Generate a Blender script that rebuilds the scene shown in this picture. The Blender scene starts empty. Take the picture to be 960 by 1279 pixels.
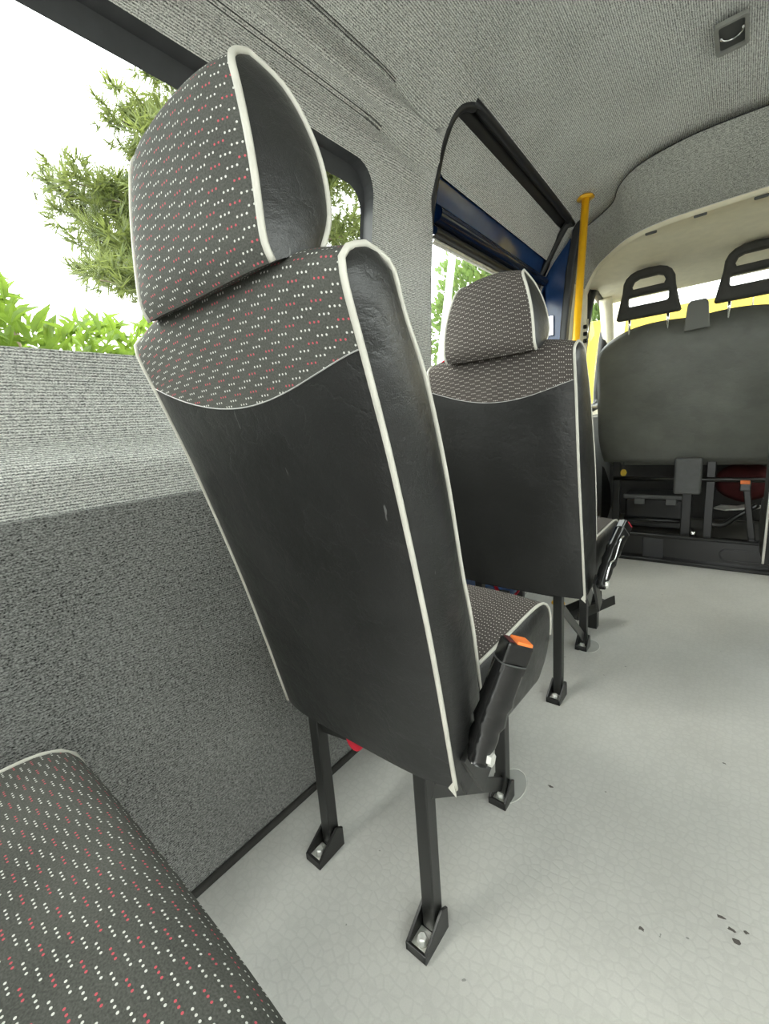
import bpy, bmesh, math, random
from mathutils import Vector, Matrix
from mathutils.geometry import delaunay_2d_cdt
random.seed(7)
S = bpy.context.scene
COL = S.collection
# ------------------------------------------------------------------ camera, sky, exposure
R = ((0.7735492, -0.06387641, 0.63050888), (0.62928908, 0.19507962, -0.7522893), (-0.07494589, 0.97870514, 0.19110041))
cd = bpy.data.cameras.new('camera'); cam = bpy.data.objects.new('camera', cd); COL.objects.link(cam)
cd.sensor_fit = 'HORIZONTAL'; cd.sensor_width = 36.0; cd.lens = 36.0 * 537.9566 / 960.0
cd.clip_start = 0.02; cd.clip_end = 300
cam.matrix_world = Matrix([list(R[i]) + [[0, 0, 1.0][i]] for i in range(3)] + [[0, 0, 0, 1]])
S.camera = cam
W = bpy.data.worlds.new('sky'); S.world = W; W.use_nodes = True
bg = W.node_tree.nodes['Background']; bg.inputs['Color'].default_value = (0.96, 1.0, 0.97, 1); bg.inputs['Strength'].default_value = 3.2
sd = bpy.data.lights.new('sun', 'SUN'); sd.energy = 2.0; sd.angle = 0.6; sd.color = (1, 0.97, 0.9)
sun = bpy.data.objects.new('sun', sd); COL.objects.link(sun); sun.rotation_euler = (math.radians(35), math.radians(-25), 0)
S.view_settings.view_transform = 'Standard'; S.view_settings.look = 'None'
S.view_settings.gamma = 1; S.view_settings.use_curve_mapping = False
S.view_settings.exposure = 1.25
# ------------------------------------------------------------------ materials
def nodes(name, rough=0.5, col=(0.5, 0.5, 0.5), metal=0.0, spec=0.5):
    m = bpy.data.materials.new(name); m.use_nodes = True
    nt = m.node_tree; b = nt.nodes['Principled BSDF']
    b.inputs['Base Color'].default_value = (*col, 1); b.inputs['Roughness'].default_value = rough
    b.inputs['Metallic'].default_value = metal; b.inputs['Specular IOR Level'].default_value = spec
    return m, nt, b
def N(nt, t, **k):
    n = nt.nodes.new(t)
    for a, v in k.items(): setattr(n, a, v)
    return n
def MA(nt, op, a, b=None, c=None):
    n = nt.nodes.new('ShaderNodeMath'); n.operation = op
    for i, v in enumerate((a, b, c)):
        if v is None: continue
        if isinstance(v, (int, float)): n.inputs[i].default_value = v
        else: nt.links.new(v, n.inputs[i])
    return n.outputs[0]
def noise(nt, vec, scale, detail=2, rough=0.5, stretch=None):
    if stretch:
        mp = N(nt, 'ShaderNodeMapping'); mp.inputs['Scale'].default_value = stretch
        nt.links.new(vec, mp.inputs['Vector']); vec = mp.outputs[0]
    n = N(nt, 'ShaderNodeTexNoise'); n.inputs['Scale'].default_value = scale
    n.inputs['Detail'].default_value = detail; n.inputs['Roughness'].default_value = rough
    nt.links.new(vec, n.inputs['Vector']); return n.outputs['Fac']
def ramp(nt, fac, stops):
    r = N(nt, 'ShaderNodeValToRGB'); e = r.color_ramp.elements
    while len(e) < len(stops): e.new(0.5)
    for i, (p, c) in enumerate(stops):
        e[i].position = p; e[i].color = (*c, 1) if len(c) == 3 else c
    nt.links.new(fac, r.inputs['Fac']); return r.outputs['Color']
def bump(nt, b, h, strength=0.3, dist=0.002):
    n = N(nt, 'ShaderNodeBump'); n.inputs['Strength'].default_value = strength; n.inputs['Distance'].default_value = dist
    nt.links.new(h, n.inputs['Height']); nt.links.new(n.outputs[0], b.inputs['Normal'])
def mixc(nt, fac, a, c):
    n = N(nt, 'ShaderNodeMix', data_type='RGBA')
    nt.links.new(fac, n.inputs[0])
    for s, v in ((6, a), (7, c)):
        if isinstance(v, tuple): n.inputs[s].default_value = (*v, 1)
        else: nt.links.new(v, n.inputs[s])
    return n.outputs[2]
def plain(name, col, rough=0.5, metal=0.0, bmp=0.0, scale=200, var=0.15):
    m, nt, b = nodes(name, rough, col, metal)
    tc = N(nt, 'ShaderNodeTexCoord')
    f = noise(nt, tc.outputs['Object'], scale if scale < 60 else 25, 4)
    lo = tuple(c * (1 - var) for c in col); hi = tuple(min(1, c * (1 + var)) for c in col)
    nt.links.new(ramp(nt, f, [(0.3, lo), (0.7, hi)]), b.inputs['Base Color'])
    if bmp: bump(nt, b, noise(nt, tc.outputs['Object'], scale, 2), bmp, 0.001)
    return m
def carpet(name, dark, light, ribs=0.35, s=520):
    # ribbed needle-punch carpet: speckled heather fibres, ribs running along the van (u of the map)
    m, nt, b = nodes(name, 0.95, spec=0.15)
    uv = N(nt, 'ShaderNodeTexCoord').outputs['UV']
    f1 = noise(nt, uv, s, 1, 0.6, (0.6, 1, 1)); f2 = noise(nt, uv, 160, 3, 0.7, (0.5, 1, 1)); f3 = noise(nt, uv, 5, 3)
    sp = N(nt, 'ShaderNodeSeparateXYZ'); nt.links.new(uv, sp.inputs[0])
    wob = MA(nt, 'MULTIPLY', f2, 0.0012)
    rib = MA(nt, 'SINE', MA(nt, 'MULTIPLY', MA(nt, 'ADD', sp.outputs[1], wob), 2 * math.pi / 0.0052))
    k = MA(nt, 'ADD', MA(nt, 'MULTIPLY', f1, 0.9), MA(nt, 'MULTIPLY', f2, 0.55))
    k = MA(nt, 'ADD', k, MA(nt, 'MULTIPLY', rib, 0.12 * ribs / 0.35))
    k = MA(nt, 'ADD', k, MA(nt, 'MULTIPLY', f3, 0.12))
    nt.links.new(ramp(nt, k, [(0.56, dark), (0.98, light)]), b.inputs['Base Color'])
    bump(nt, b, MA(nt, 'ADD', MA(nt, 'MULTIPLY', rib, ribs), f1), 0.6, 0.0012)
    b.inputs['Sheen Weight'].default_value = 0.15
    return m
def dotted(name, warm=False):
    # charcoal moquette with rows of woven triple dots, white with some red ones
    m, nt, b = nodes(name, 0.9, spec=0.2)
    uv = N(nt, 'ShaderNodeTexCoord').outputs['UV']
    sp = N(nt, 'ShaderNodeSeparateXYZ'); nt.links.new(uv, sp.inputs[0]); u, v = sp.outputs[0], sp.outputs[1]
    PU, PV = 0.0335, 0.0061
    rv = MA(nt, 'DIVIDE', v, PV); row = MA(nt, 'FLOOR', rv); fv = MA(nt, 'SUBTRACT', rv, row)
    ru = MA(nt, 'ADD', MA(nt, 'DIVIDE', u, PU), MA(nt, 'MULTIPLY', row, 0.5 if warm else -0.42)); cell = MA(nt, 'FLOOR', ru)
    fu = MA(nt, 'MULTIPLY', MA(nt, 'SUBTRACT', ru, cell), PU)
    SP = 0.0054
    d = MA(nt, 'DIVIDE', fu, SP); di = MA(nt, 'FLOOR', d); fd = MA(nt, 'MULTIPLY', MA(nt, 'SUBTRACT', MA(nt, 'SUBTRACT', d, di), 0.5), SP)
    dv = MA(nt, 'MULTIPLY', MA(nt, 'SUBTRACT', fv, 0.5), PV)
    dist = MA(nt, 'SQRT', MA(nt, 'ADD', MA(nt, 'MULTIPLY', fd, fd), MA(nt, 'MULTIPLY', dv, dv)))
    mask = MA(nt, 'MULTIPLY', MA(nt, 'LESS_THAN', dist, 0.00112), MA(nt, 'LESS_THAN', di, 2.5))
    r3 = MA(nt, 'DIVIDE', row, 3.0); red = MA(nt, 'LESS_THAN', MA(nt, 'SUBTRACT', r3, MA(nt, 'FLOOR', r3)), -1.0 if warm else 0.2)
    f = noise(nt, uv, 500, 2); f2 = noise(nt, uv, 12, 3)
    base = ramp(nt, MA(nt, 'ADD', MA(nt, 'MULTIPLY', f, 0.7), MA(nt, 'MULTIPLY', f2, 0.3)), [(0.3, (0.042, 0.036, 0.033)), (0.75, (0.088, 0.077, 0.070))] if warm else [(0.3, (0.045, 0.046, 0.041)), (0.75, (0.108, 0.110, 0.098))])
    dc = mixc(nt, red, (0.52, 0.49, 0.45) if warm else (0.60, 0.60, 0.56), (0.50, 0.09, 0.11))
    nt.links.new(mixc(nt, mask, base, dc), b.inputs['Base Color'])
    bump(nt, b, MA(nt, 'ADD', f, MA(nt, 'MULTIPLY', mask, 0.8)), 0.35, 0.0008)
    return m
def leather(name, col, rough=0.38, scratch=True):
    m, nt, b = nodes(name, rough, col)
    uv = N(nt, 'ShaderNodeTexCoord').outputs['UV']
    vo = N(nt, 'ShaderNodeTexVoronoi'); vo.feature = 'DISTANCE_TO_EDGE'; vo.inputs['Scale'].default_value = 420; nt.links.new(uv, vo.inputs['Vector'])
    wr = noise(nt, uv, 9, 6, 0.65); big = noise(nt, uv, 3.5, 4, 0.6)
    crease = MA(nt, 'POWER', MA(nt, 'ABSOLUTE', MA(nt, 'SUBTRACT', noise(nt, uv, 7, 8, 0.55), 0.5)), 0.5)
    h = MA(nt, 'ADD', MA(nt, 'MULTIPLY', MA(nt, 'MINIMUM', vo.outputs['Distance'], 0.25), 0.16), MA(nt, 'MULTIPLY', wr, 1.5))
    h = MA(nt, 'ADD', h, MA(nt, 'MULTIPLY', crease, 1.0))
    bump(nt, b, h, 0.42, 0.005)
    c2 = tuple(c * 1.5 + 0.004 for c in col)
    base = ramp(nt, big, [(0.35, col), (0.7, c2)])
    if scratch:
        sc = noise(nt, uv, 26, 3, 0.5, (3.0, 0.6, 1)); sc = MA(nt, 'MULTIPLY', MA(nt, 'GREATER_THAN', sc, 0.745), 0.5)
        base = mixc(nt, sc, base, (0.16, 0.16, 0.155))
    nt.links.new(base, b.inputs['Base Color'])
    rr = ramp(nt, wr, [(0.3, (rough * 0.85,) * 3), (0.7, (min(1, rough * 1.35),) * 3)]); nt.links.new(rr, b.inputs['Roughness'])
    return m
def vinyl(name):
    m, nt, b = nodes(name, 0.4)
    co = N(nt, 'ShaderNodeTexCoord').outputs['Object']
    vo = N(nt, 'ShaderNodeTexVoronoi'); vo.feature = 'DISTANCE_TO_EDGE'; vo.inputs['Scale'].default_value = 52; vo.inputs['Randomness'].default_value = 0.6
    nt.links.new(co, vo.inputs['Vector'])
    ed = MA(nt, 'MINIMUM', MA(nt, 'MULTIPLY', vo.outputs['Distance'], 6.0), 1.0)
    f = noise(nt, co, 3, 4, 0.6); g = noise(nt, co, 400, 1)
    k = MA(nt, 'ADD', MA(nt, 'MULTIPLY', f, 0.6), MA(nt, 'MULTIPLY', g, 0.25))
    base = ramp(nt, k, [(0.25, (0.47, 0.465, 0.435)), (0.65, (0.58, 0.575, 0.54))])
    base = mixc(nt, MA(nt, 'MULTIPLY', MA(nt, 'SUBTRACT', 1.0, ed), 0.16), base, (0.30, 0.30, 0.28))
    dirt = MA(nt, 'MULTIPLY', MA(nt, 'GREATER_THAN', noise(nt, co, 38, 2, 0.5), 0.765), 0.6)
    base = mixc(nt, dirt, base, (0.10, 0.10, 0.09))
    nt.links.new(base, b.inputs['Base Color'])
    bump(nt, b, MA(nt, 'ADD', ed, MA(nt, 'MULTIPLY', g, 0.15)), 0.18, 0.0010)
    return m
def glass(name):
    m = bpy.data.materials.new(name); m.use_nodes = True; nt = m.node_tree
    for n in list(nt.nodes): nt.nodes.remove(n)
    o = N(nt, 'ShaderNodeOutputMaterial'); mx = N(nt, 'ShaderNodeMixShader'); t = N(nt, 'ShaderNodeBsdfTransparent'); g = N(nt, 'ShaderNodeBsdfGlossy')
    fr = N(nt, 'ShaderNodeFresnel'); fr.inputs['IOR'].default_value = 1.15; g.inputs['Roughness'].default_value = 0.03
    t.inputs['Color'].default_value = (0.95, 0.98, 0.96, 1)
    nt.links.new(fr.outputs[0], mx.inputs[0]); nt.links.new(t.outputs[0], mx.inputs[1]); nt.links.new(g.outputs[0], mx.inputs[2]); nt.links.new(mx.outputs[0], o.inputs[0])
    return m
def leafmat(name, a, c):
    m, nt, b = nodes(name, 0.45)
    co = N(nt, 'ShaderNodeTexCoord').outputs['Object']
    nt.links.new(ramp(nt, noise(nt, co, 6, 4, 0.7), [(0.3, a), (0.7, c)]), b.inputs['Base Color'])
    b.inputs['Subsurface Weight'].default_value = 0.0
    tr = N(nt, 'ShaderNodeBsdfTranslucent'); tr.inputs['Color'].default_value = (*tuple(min(1, x * 1.3) for x in c), 1)
    mx = N(nt, 'ShaderNodeMixShader'); mx.inputs[0].default_value = 0.45
    o = nt.nodes['Material Output']; nt.links.new(b.outputs[0], mx.inputs[1]); nt.links.new(tr.outputs[0], mx.inputs[2]); nt.links.new(mx.outputs[0], o.inputs[0])
    return m
M = dict(
    carpet=carpet('ribbed_grey_carpet', (0.09, 0.092, 0.086), (0.85, 0.85, 0.81)),
    carpet_dark=carpet('dark_grey_carpet', (0.010, 0.0105, 0.0098), (0.36, 0.362, 0.345), 0.12, 430),
    dots=dotted('dotted_moquette'), warmdots=dotted('brown_dotted_moquette', True), leather=leather('black_vinyl_leather', (0.010, 0.010, 0.0097), 0.34),
    cableather=leather('cab_seat_vinyl', (0.082, 0.084, 0.074), 0.42, False),
    vinyl=vinyl('grey_floor_vinyl'), piping=plain('cream_piping', (0.50, 0.485, 0.43), 0.5, 0, 0.2, 300, 0.08),
    thread=plain('grey_thread', (0.35, 0.35, 0.34), 0.7),
    steel=plain('black_powder_coat', (0.010, 0.010, 0.0095), 0.30, 0, 0.12, 350, 0.05), plastic=plain('black_plastic', (0.010, 0.010, 0.010), 0.20, 0, 0, 200, 0.04),
    greyplastic=plain('grey_plastic', (0.06, 0.062, 0.06), 0.5, 0, 0.2, 500), softblack=plain('soft_black_foam', (0.03, 0.029, 0.026), 0.7, 0, 0.3, 300),
    rubber=plain('black_rubber', (0.012, 0.012, 0.013), 0.45), gasket=plain('dark_grey_gasket', (0.04, 0.042, 0.045), 0.6),
    blue=plain('blue_paint', (0.010, 0.040, 0.135), 0.18, 0, 0, 200, 0.1), stitch=plain('dark_grey_stitch', (0.07, 0.07, 0.066), 0.9), navy=plain('navy_gloss', (0.006, 0.012, 0.034), 0.12, 0, 0, 200, 0.1), carpet_mid=carpet('overcab_carpet', (0.06, 0.061, 0.055), (0.60, 0.60, 0.55), 0.15), lampgrey=plain('light_grey_plastic', (0.26, 0.26, 0.24), 0.5),
    yellow=plain('yellow_paint', (0.80, 0.42, 0.01), 0.3, 0, 0, 200, 0.05),
    cream=plain('cream_headliner', (0.86, 0.80, 0.62), 0.75, 0, 0.2, 300, 0.04), silver=plain('bolt_zinc', (0.80, 0.80, 0.75), 0.38, 0.55, 0.6, 90, 0.2),
    chrome=plain('chrome', (0.8, 0.8, 0.8), 0.12, 1.0), red=plain('red_webbing', (0.62, 0.02, 0.045), 0.6, 0, 0.3, 300),
    darkred=plain('dark_red_cloth', (0.07, 0.006, 0.007), 0.8), orange=plain('orange_button', (0.85, 0.20, 0.04), 0.35),
    white=plain('white_paint', (0.8, 0.8, 0.8), 0.4), patch=plain('clear_grey_patch', (0.40, 0.405, 0.38), 0.12, 0, 0, 200, 0.05),
    patchedge=plain('patch_edge', (0.62, 0.62, 0.58), 0.3),
    glass=glass('window_glass'), frit=plain('window_frit', (0.02, 0.021, 0.023), 0.3),
    leaf=leafmat('laurel_leaf', (0.055, 0.11, 0.012), (0.16, 0.235, 0.03)), needle=leafmat('pine_needle', (0.03, 0.055, 0.018), (0.145, 0.17, 0.045)),
    tree=leafmat('tree_leaf', (0.03, 0.07, 0.015), (0.13, 0.19, 0.05)),
    bark=plain('bark', (0.16, 0.12, 0.09), 0.9, 0, 0.6, 30, 0.4), tarmac=plain('tarmac', (0.22, 0.22, 0.21), 0.9, 0, 0.3, 60),
    dirtmark=plain('dark_dirt', (0.10, 0.09, 0.08), 0.9),
    headyellow=plain('yellow_wall_paint', (0.42, 0.29, 0.015), 0.5),
)
# ------------------------------------------------------------------ helpers
def mobj(name, verts, faces, mat, parent=None, uvs=None, smooth=True, label=None, kind=None):
    me = bpy.data.meshes.new(name); me.from_pydata([tuple(v) for v in verts], [], faces); me.update()
    if uvs:
        l = me.uv_layers.new(name='UVMap')
        for lp in me.loops: l.data[lp.index].uv = uvs[lp.vertex_index]
    if smooth: me.polygons.foreach_set('use_smooth', [True] * len(me.polygons))
    me.materials.append(M[mat])
    return link(name, me, parent, label, kind)
def link(name, me, parent=None, label=None, kind=None):
    o = bpy.data.objects.new(name, me); COL.objects.link(o)
    if parent:
        o.parent = parent
        o.matrix_parent_inverse = Matrix.Translation(-wloc(parent))
    if label: o['label'] = label
    if kind: o['kind'] = kind
    return o
def wloc(o):
    # every builder works in world coordinates; the parents are only ever translated
    return Vector(o.get('_w', (0, 0, 0))) if '_w' in o else Vector((0, 0, 0))
def thing(name, label, cat, loc=(0, 0, 0), group=None):
    o = bpy.data.objects.new(name, None); COL.objects.link(o); o.location = loc; o.empty_display_size = 0.1
    o['_w'] = loc; o['label'] = label; o['category'] = cat
    if group: o['group'] = group
    return o
def tag(o, label, cat, group=None):
    o['label'] = label; o['category'] = cat
    if group: o['group'] = group
    return o
def bm_obj(name, bm, mat, parent=None, smooth=False, label=None, kind=None):
    me = bpy.data.meshes.new(name); bm.normal_update(); bm.to_mesh(me); bm.free()
    if smooth:
        me.polygons.foreach_set('use_smooth', [True] * len(me.polygons))
    me.materials.append(M[mat]); return link(name, me, parent, label, kind)
def grid(nu, nv, fn):
    V, UV, F = [], [], []
    for j in range(nv + 1):
        for i in range(nu + 1):
            p, q = fn(i / nu, j / nv); V.append(p); UV.append(q)
    w = nu + 1
    for j in range(nv):
        for i in range(nu): F.append((j * w + i, j * w + i + 1, (j + 1) * w + i + 1, (j + 1) * w + i))
    return V, F, UV
def tube_vf(pts, r, n=8, closed=False, rr=None):
    pts = [Vector(p) for p in pts]; V, F = [], []
    m = len(pts); prev = None
    for i, p in enumerate(pts):
        if closed: t = pts[(i + 1) % m] - pts[i - 1]
        else: t = pts[min(i + 1, m - 1)] - pts[max(i - 1, 0)]
        if t.length < 1e-9: t = Vector((0, 0, 1))
        t.normalize()
        if prev is None:
            a = Vector((0, 0, 1)) if abs(t.z) < 0.9 else Vector((1, 0, 0))
            nx = t.cross(a).normalized()
        else:
            nx = (prev - t * prev.dot(t)).normalized()
        prev = nx; ny = t.cross(nx); rad = rr[i] if rr else r
        for k in range(n):
            an = 2 * math.pi * k / n; V.append(p + (nx * math.cos(an) + ny * math.sin(an)) * rad)
    for i in range(m if closed else m - 1):
        for k in range(n):
            a = i * n + k; b = i * n + (k + 1) % n; c = ((i + 1) % m) * n + (k + 1) % n; d = ((i + 1) % m) * n + k
            F.append((a, b, c, d))
    if not closed: F.append(tuple(range(n - 1, -1, -1))); F.append(tuple((m - 1) * n + k for k in range(n)))
    return V, F
def tube(name, pts, r, mat, parent=None, n=8, closed=False, rr=None, label=None):
    V, F = tube_vf(pts, r, n, closed, rr); return mobj(name, V, F, mat, parent, None, True, label)
def smooth_path(pts, sub=6):
    pts = [Vector(p) for p in pts]; out = []
    for i in range(len(pts) - 1):
        p0 = pts[max(i - 1, 0)]; p1 = pts[i]; p2 = pts[i + 1]; p3 = pts[min(i + 2, len(pts) - 1)]
        for k in range(sub):
            t = k / sub
            out.append(0.5 * ((2 * p1) + (p2 - p0) * t + (2 * p0 - 5 * p1 + 4 * p2 - p3) * t * t + (3 * p1 - p0 - 3 * p2 + p3) * t ** 3))
    out.append(pts[-1]); return out
def box(name, c, s, mat, parent=None, bev=0.0, rot=None, label=None, kind=None, seg=2):
    bm = bmesh.new(); bmesh.ops.create_cube(bm, size=1)
    bmesh.ops.scale(bm, vec=s, verts=bm.verts)
    if bev: bmesh.ops.bevel(bm, geom=list(bm.edges), offset=bev, segments=seg, affect='EDGES', profile=0.5)
    if rot: bmesh.ops.rotate(bm, cent=(0, 0, 0), matrix=rot, verts=bm.verts)
    bmesh.ops.translate(bm, vec=c, verts=bm.verts)
    return bm_obj(name, bm, mat, parent, False, label, kind)
def bar(name, a, b, w, h, mat, parent=None, bev=0.002, label=None):
    a, b = Vector(a), Vector(b); d = b - a; L = d.length; d.normalize()
    up = Vector((0, 0, 1)) if abs(d.z) < 0.9 else Vector((0, 1, 0))
    x = d.cross(up).normalized(); y = x.cross(d)
    rot = Matrix((x, d, y)).transposed()
    return box(name, (a + b) / 2, (w, L, h), mat, parent, bev, rot, label)
def prism(name, outline, axis, a, b, mat, parent=None, bev=0.0, label=None, smooth=False):
    # outline: 2-D points in the two other axes, extruded from a to b along the axis
    bm = bmesh.new()
    def P(p, q):
        return (q, p[0], p[1]) if axis == 0 else ((p[0], q, p[1]) if axis == 1 else (p[0], p[1], q))
    A = [bm.verts.new(P(p, a)) for p in outline]; B = [bm.verts.new(P(p, b)) for p in outline]; n = len(A)
    bm.faces.new(A); bm.faces.new(B[::-1])
    for i in range(n): bm.faces.new((A[i], B[i], B[(i + 1) % n], A[(i + 1) % n]))
    bmesh.ops.recalc_face_normals(bm, faces=bm.faces)
    if bev: bmesh.ops.bevel(bm, geom=list(bm.edges), offset=bev, segments=2, affect='EDGES', profile=0.5, clamp_overlap=True)
    return bm_obj(name, bm, mat, parent, smooth, label)
def curve_plate(name, loops, half, bevel, place, mat, parent=None, label=None):
    # flat outline(s) with holes, given half-thickness and rounded edges; place maps (x, y, z) of the plate to the world
    cu = bpy.data.curves.new(name, 'CURVE'); cu.dimensions = '2D'; cu.fill_mode = 'BOTH'
    cu.extrude = max(0.0, half - bevel); cu.bevel_depth = bevel; cu.bevel_resolution = 3; cu.offset = -bevel
    for lp in loops:
        sp = cu.splines.new('POLY'); sp.points.add(len(lp) - 1); sp.use_cyclic_u = True
        for i, p in enumerate(lp): sp.points[i].co = (p[0], p[1], 0, 1)
    ob = bpy.data.objects.new(name + '_tmp', cu); COL.objects.link(ob)
    dg = bpy.context.evaluated_depsgraph_get(); me = bpy.data.meshes.new_from_object(ob.evaluated_get(dg))
    bpy.data.objects.remove(ob); bpy.data.curves.remove(cu)
    for v in me.vertices: v.co = place(v.co)
    me.materials.clear(); me.materials.append(M[mat]); me.name = name
    return link(name, me, parent, label)
def rrect(x0, y0, x1, y1, r, n=6):
    out = []
    for cx, cy, a0 in ((x1 - r, y0 + r, -90), (x1 - r, y1 - r, 0), (x0 + r, y1 - r, 90), (x0 + r, y0 + r, 180)):
        for k in range(n + 1):
            a = math.radians(a0 + 90 * k / n); out.append((cx + r * math.cos(a), cy + r * math.sin(a)))
    return out
def inside(p, poly):
    c = False; n = len(poly); j = n - 1
    for i in range(n):
        if (poly[i][1] > p[1]) != (poly[j][1] > p[1]) and p[0] < (poly[j][0] - poly[i][0]) * (p[1] - poly[i][1]) / (poly[j][1] - poly[i][1]) + poly[i][0]: c = not c
        j = i
    return c
def sheet(name, y0, y1, v0, v1, fn, vlines, holes, mat, parent=None, kind=None, label=None, dy=0.12, outline=None, uvf=None):
    # a curved panel: (y, v) plane with rounded openings, mapped to the world by fn(y, v)
    V, E = [], []
    def loop(pl):
        s = len(V); V.extend(Vector((p[0], p[1])) for p in pl); n = len(pl); E.extend((s + i, s + (i + 1) % n) for i in range(n))
    ny = max(1, round((y1 - y0) / dy)); ys = [y0 + (y1 - y0) * i / ny for i in range(ny + 1)]
    vs = sorted(set([v0, v1] + [v for v in vlines if v0 < v < v1]))
    out = outline or [(y, v0) for y in ys] + [(y1, v) for v in vs[1:-1]] + [(y, v1) for y in ys[::-1]] + [(y0, v) for v in vs[1:-1][::-1]]
    loop(out)
    for h in holes: loop(h)
    for v in vs:
        for y in ys:
            p = (y, v)
            if inside(p, out) and not any(inside(p, h) for h in holes): V.append(Vector(p))
    r = delaunay_2d_cdt(V, E, [], 0, 1e-5)
    vv, ff = r[0], r[2]; F = []
    for f in ff:
        c = (sum(vv[i].x for i in f) / len(f), sum(vv[i].y for i in f) / len(f))
        if inside(c, out) and not any(inside(c, h) for h in holes): F.append(tuple(f))
    return mobj(name, [fn(p.x, p.y) for p in vv], F, mat, parent, [(p.x, p.y) if not uvf else uvf(p.x, p.y) for p in vv], True, label, kind)

# ------------------------------------------------------------------ van shell
PROF = [(-0.905, 0.0), (-0.905, 0.885), (-0.907, 0.903), (-0.908, 0.950), (-0.911, 0.972), (-0.920, 0.988), (-0.958, 1.018), (-0.968, 1.032), (-0.971, 1.07), (-0.966, 1.12), (-0.954, 1.155), (-0.944, 1.172), (-0.943, 1.18),
        (-0.925, 1.30), (-0.905, 1.45), (-0.88, 1.60), (-0.850, 1.70), (-0.845, 1.722), (-0.846, 1.733), (-0.843, 1.760), (-0.825, 1.773), (-0.796, 1.774), (-0.789, 1.775), (-0.786, 1.779), (-0.785, 1.795), (-0.783, 1.806), (-0.783, 1.812), (-0.792, 1.826), (-0.795, 1.840), (-0.785, 1.852), (-0.760, 1.853), (-0.740, 1.852), (-0.734, 1.853),
        (-0.731, 1.856), (-0.7305, 1.862), (-0.728, 1.880), (-0.715, 1.920), (-0.68, 1.962), (-0.64, 1.980), (-0.55, 1.994), (-0.40, 2.003), (-0.20, 2.008), (0.0, 2.010)]
ARC = [0.0]
for i in range(1, len(PROF)): ARC.append(ARC[-1] + math.dist(PROF[i], PROF[i - 1]))
def z2v(z):
    for i in range(1, len(PROF)):
        if PROF[i][1] >= z:
            t = (z - PROF[i - 1][1]) / max(1e-9, PROF[i][1] - PROF[i - 1][1]); return ARC[i - 1] + t * (ARC[i] - ARC[i - 1])
    return ARC[-1]
def prof(v):
    for i in range(1, len(ARC)):
        if v <= ARC[i] + 1e-9:
            t = (v - ARC[i - 1]) / (ARC[i] - ARC[i - 1]); a, b = PROF[i - 1], PROF[i]
            return (a[0] + t * (b[0] - a[0]), a[1] + t * (b[1] - a[1]))
    return PROF[-1]
def shell(y, v, side=-1, off=0.0):
    x, z = prof(v)
    k = max(0.0, min(1.0, (z - 1.6) / 0.35)); drop = 0.060 * k * max(0.0, min(1.0, (y - 1.25) / 1.1))
    # pressed stiffener above the window fades out at the door pillar
    f = max(0.0, min(1.0, (y - 1.02) / 0.16))
    if f > 0 and 1.728 < z < 1.900:
        t = (z - 1.728) / (1.900 - 1.728); xs = -0.845 + t * (0.123) - 0.006 * math.sin(math.pi * t); x = x * (1 - f) + xs * f
    return (x * (-side), y, z - drop)
VE = z2v(1.968)
win1 = rrect(-0.95, z2v(1.178), 1.092, z2v(1.718), 0.085, 8)
win1[:] = win1
dv0, dv1 = z2v(0.0), z2v(1.967)
doorhole = [(1.47, z2v(0.02)), (2.43, z2v(0.02)), (2.43, z2v(1.2)), (2.41, z2v(1.6)), (2.385, z2v(1.85)), (2.36, z2v(1.94)), (2.33, z2v(1.962)),
            (1.47, z2v(1.963)), (1.425, z2v(1.959)), (1.385, z2v(1.949)), (1.352, z2v(1.932)), (1.333, z2v(1.908)), (1.330, z2v(1.88)), (1.338, z2v(1.85)), (1.36, z2v(1.80)), (1.395, z2v(1.68)), (1.425, z2v(1.5)), (1.45, z2v(1.3)), (1.463, z2v(1.2)), (1.47, z2v(1.0))]
wl = sheet('wall_left', -1.6, 2.95, 0, VE, lambda y, v: shell(y, v), ARC + [z2v(z) for z in (0.3, 0.6)], [win1, doorhole], 'carpet', kind='structure', dy=0.1)
for zz in (1.7745, 1.7805, 1.8545, 1.8605):
    tube('lining_stitch', [Vector(shell(y, z2v(zz))) + Vector((0.0015, 0, 0)) for y in [-1.5 + 0.05 * i for i in range(52)]], 0.0011, 'stitch', wl, 6)
win_r1 = rrect(-0.95, z2v(1.178), 1.05, z2v(1.718), 0.085, 8); win_r2 = rrect(1.25, z2v(1.178), 2.5, z2v(1.718), 0.085, 8)
wr = sheet('wall_right', -1.6, 2.95, 0, VE, lambda y, v: shell(y, v, 1), ARC, [win_r1, win_r2], 'carpet', kind='structure', dy=0.2)
ceil = sheet('ceiling', -1.6, 2.6, VE, 2 * ARC[-1] - VE, lambda y, v: shell(y, v) if v <= ARC[-1] else shell(y, 2 * ARC[-1] - v, 1), ARC + [2 * ARC[-1] - a for a in ARC], [], 'carpet', kind='structure')
# dark lower lining board on the left wall, with a rubber edge along the floor
def board(y, v):
    return (-0.888, y, v)
V, F, UV = grid(30, 12, lambda a, b: ((-0.889, -1.6 + 3.05 * a, 0.897 * b), (-1.6 + 3.05 * a, 0.897 * b)))
n0 = len(V)
V += [(-0.905, -1.6, 0.897), (-0.905, 1.45, 0.897), (-0.889, -1.6, 0.897), (-0.889, 1.45, 0.897), (-0.889, 1.45, 0), (-0.905, 1.45, 0)]
UV += [(0, 0.9), (3, 0.9), (0, 0.88), (3, 0.88), (3, 0), (3, 0)]
F += [(n0 + 2, n0 + 3, n0 + 1, n0), (n0 + 3, n0 + 4, n0 + 5, n0 + 1)]
mobj('lining_board', V, F, 'carpet_dark', wl, UV, False, label='darker grey carpeted lower board')
tr = box('trim_1', (-0.882, -0.075, 0.009), (0.012, 3.05, 0.018), 'softblack', None, 0.003, kind='structure')
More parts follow.
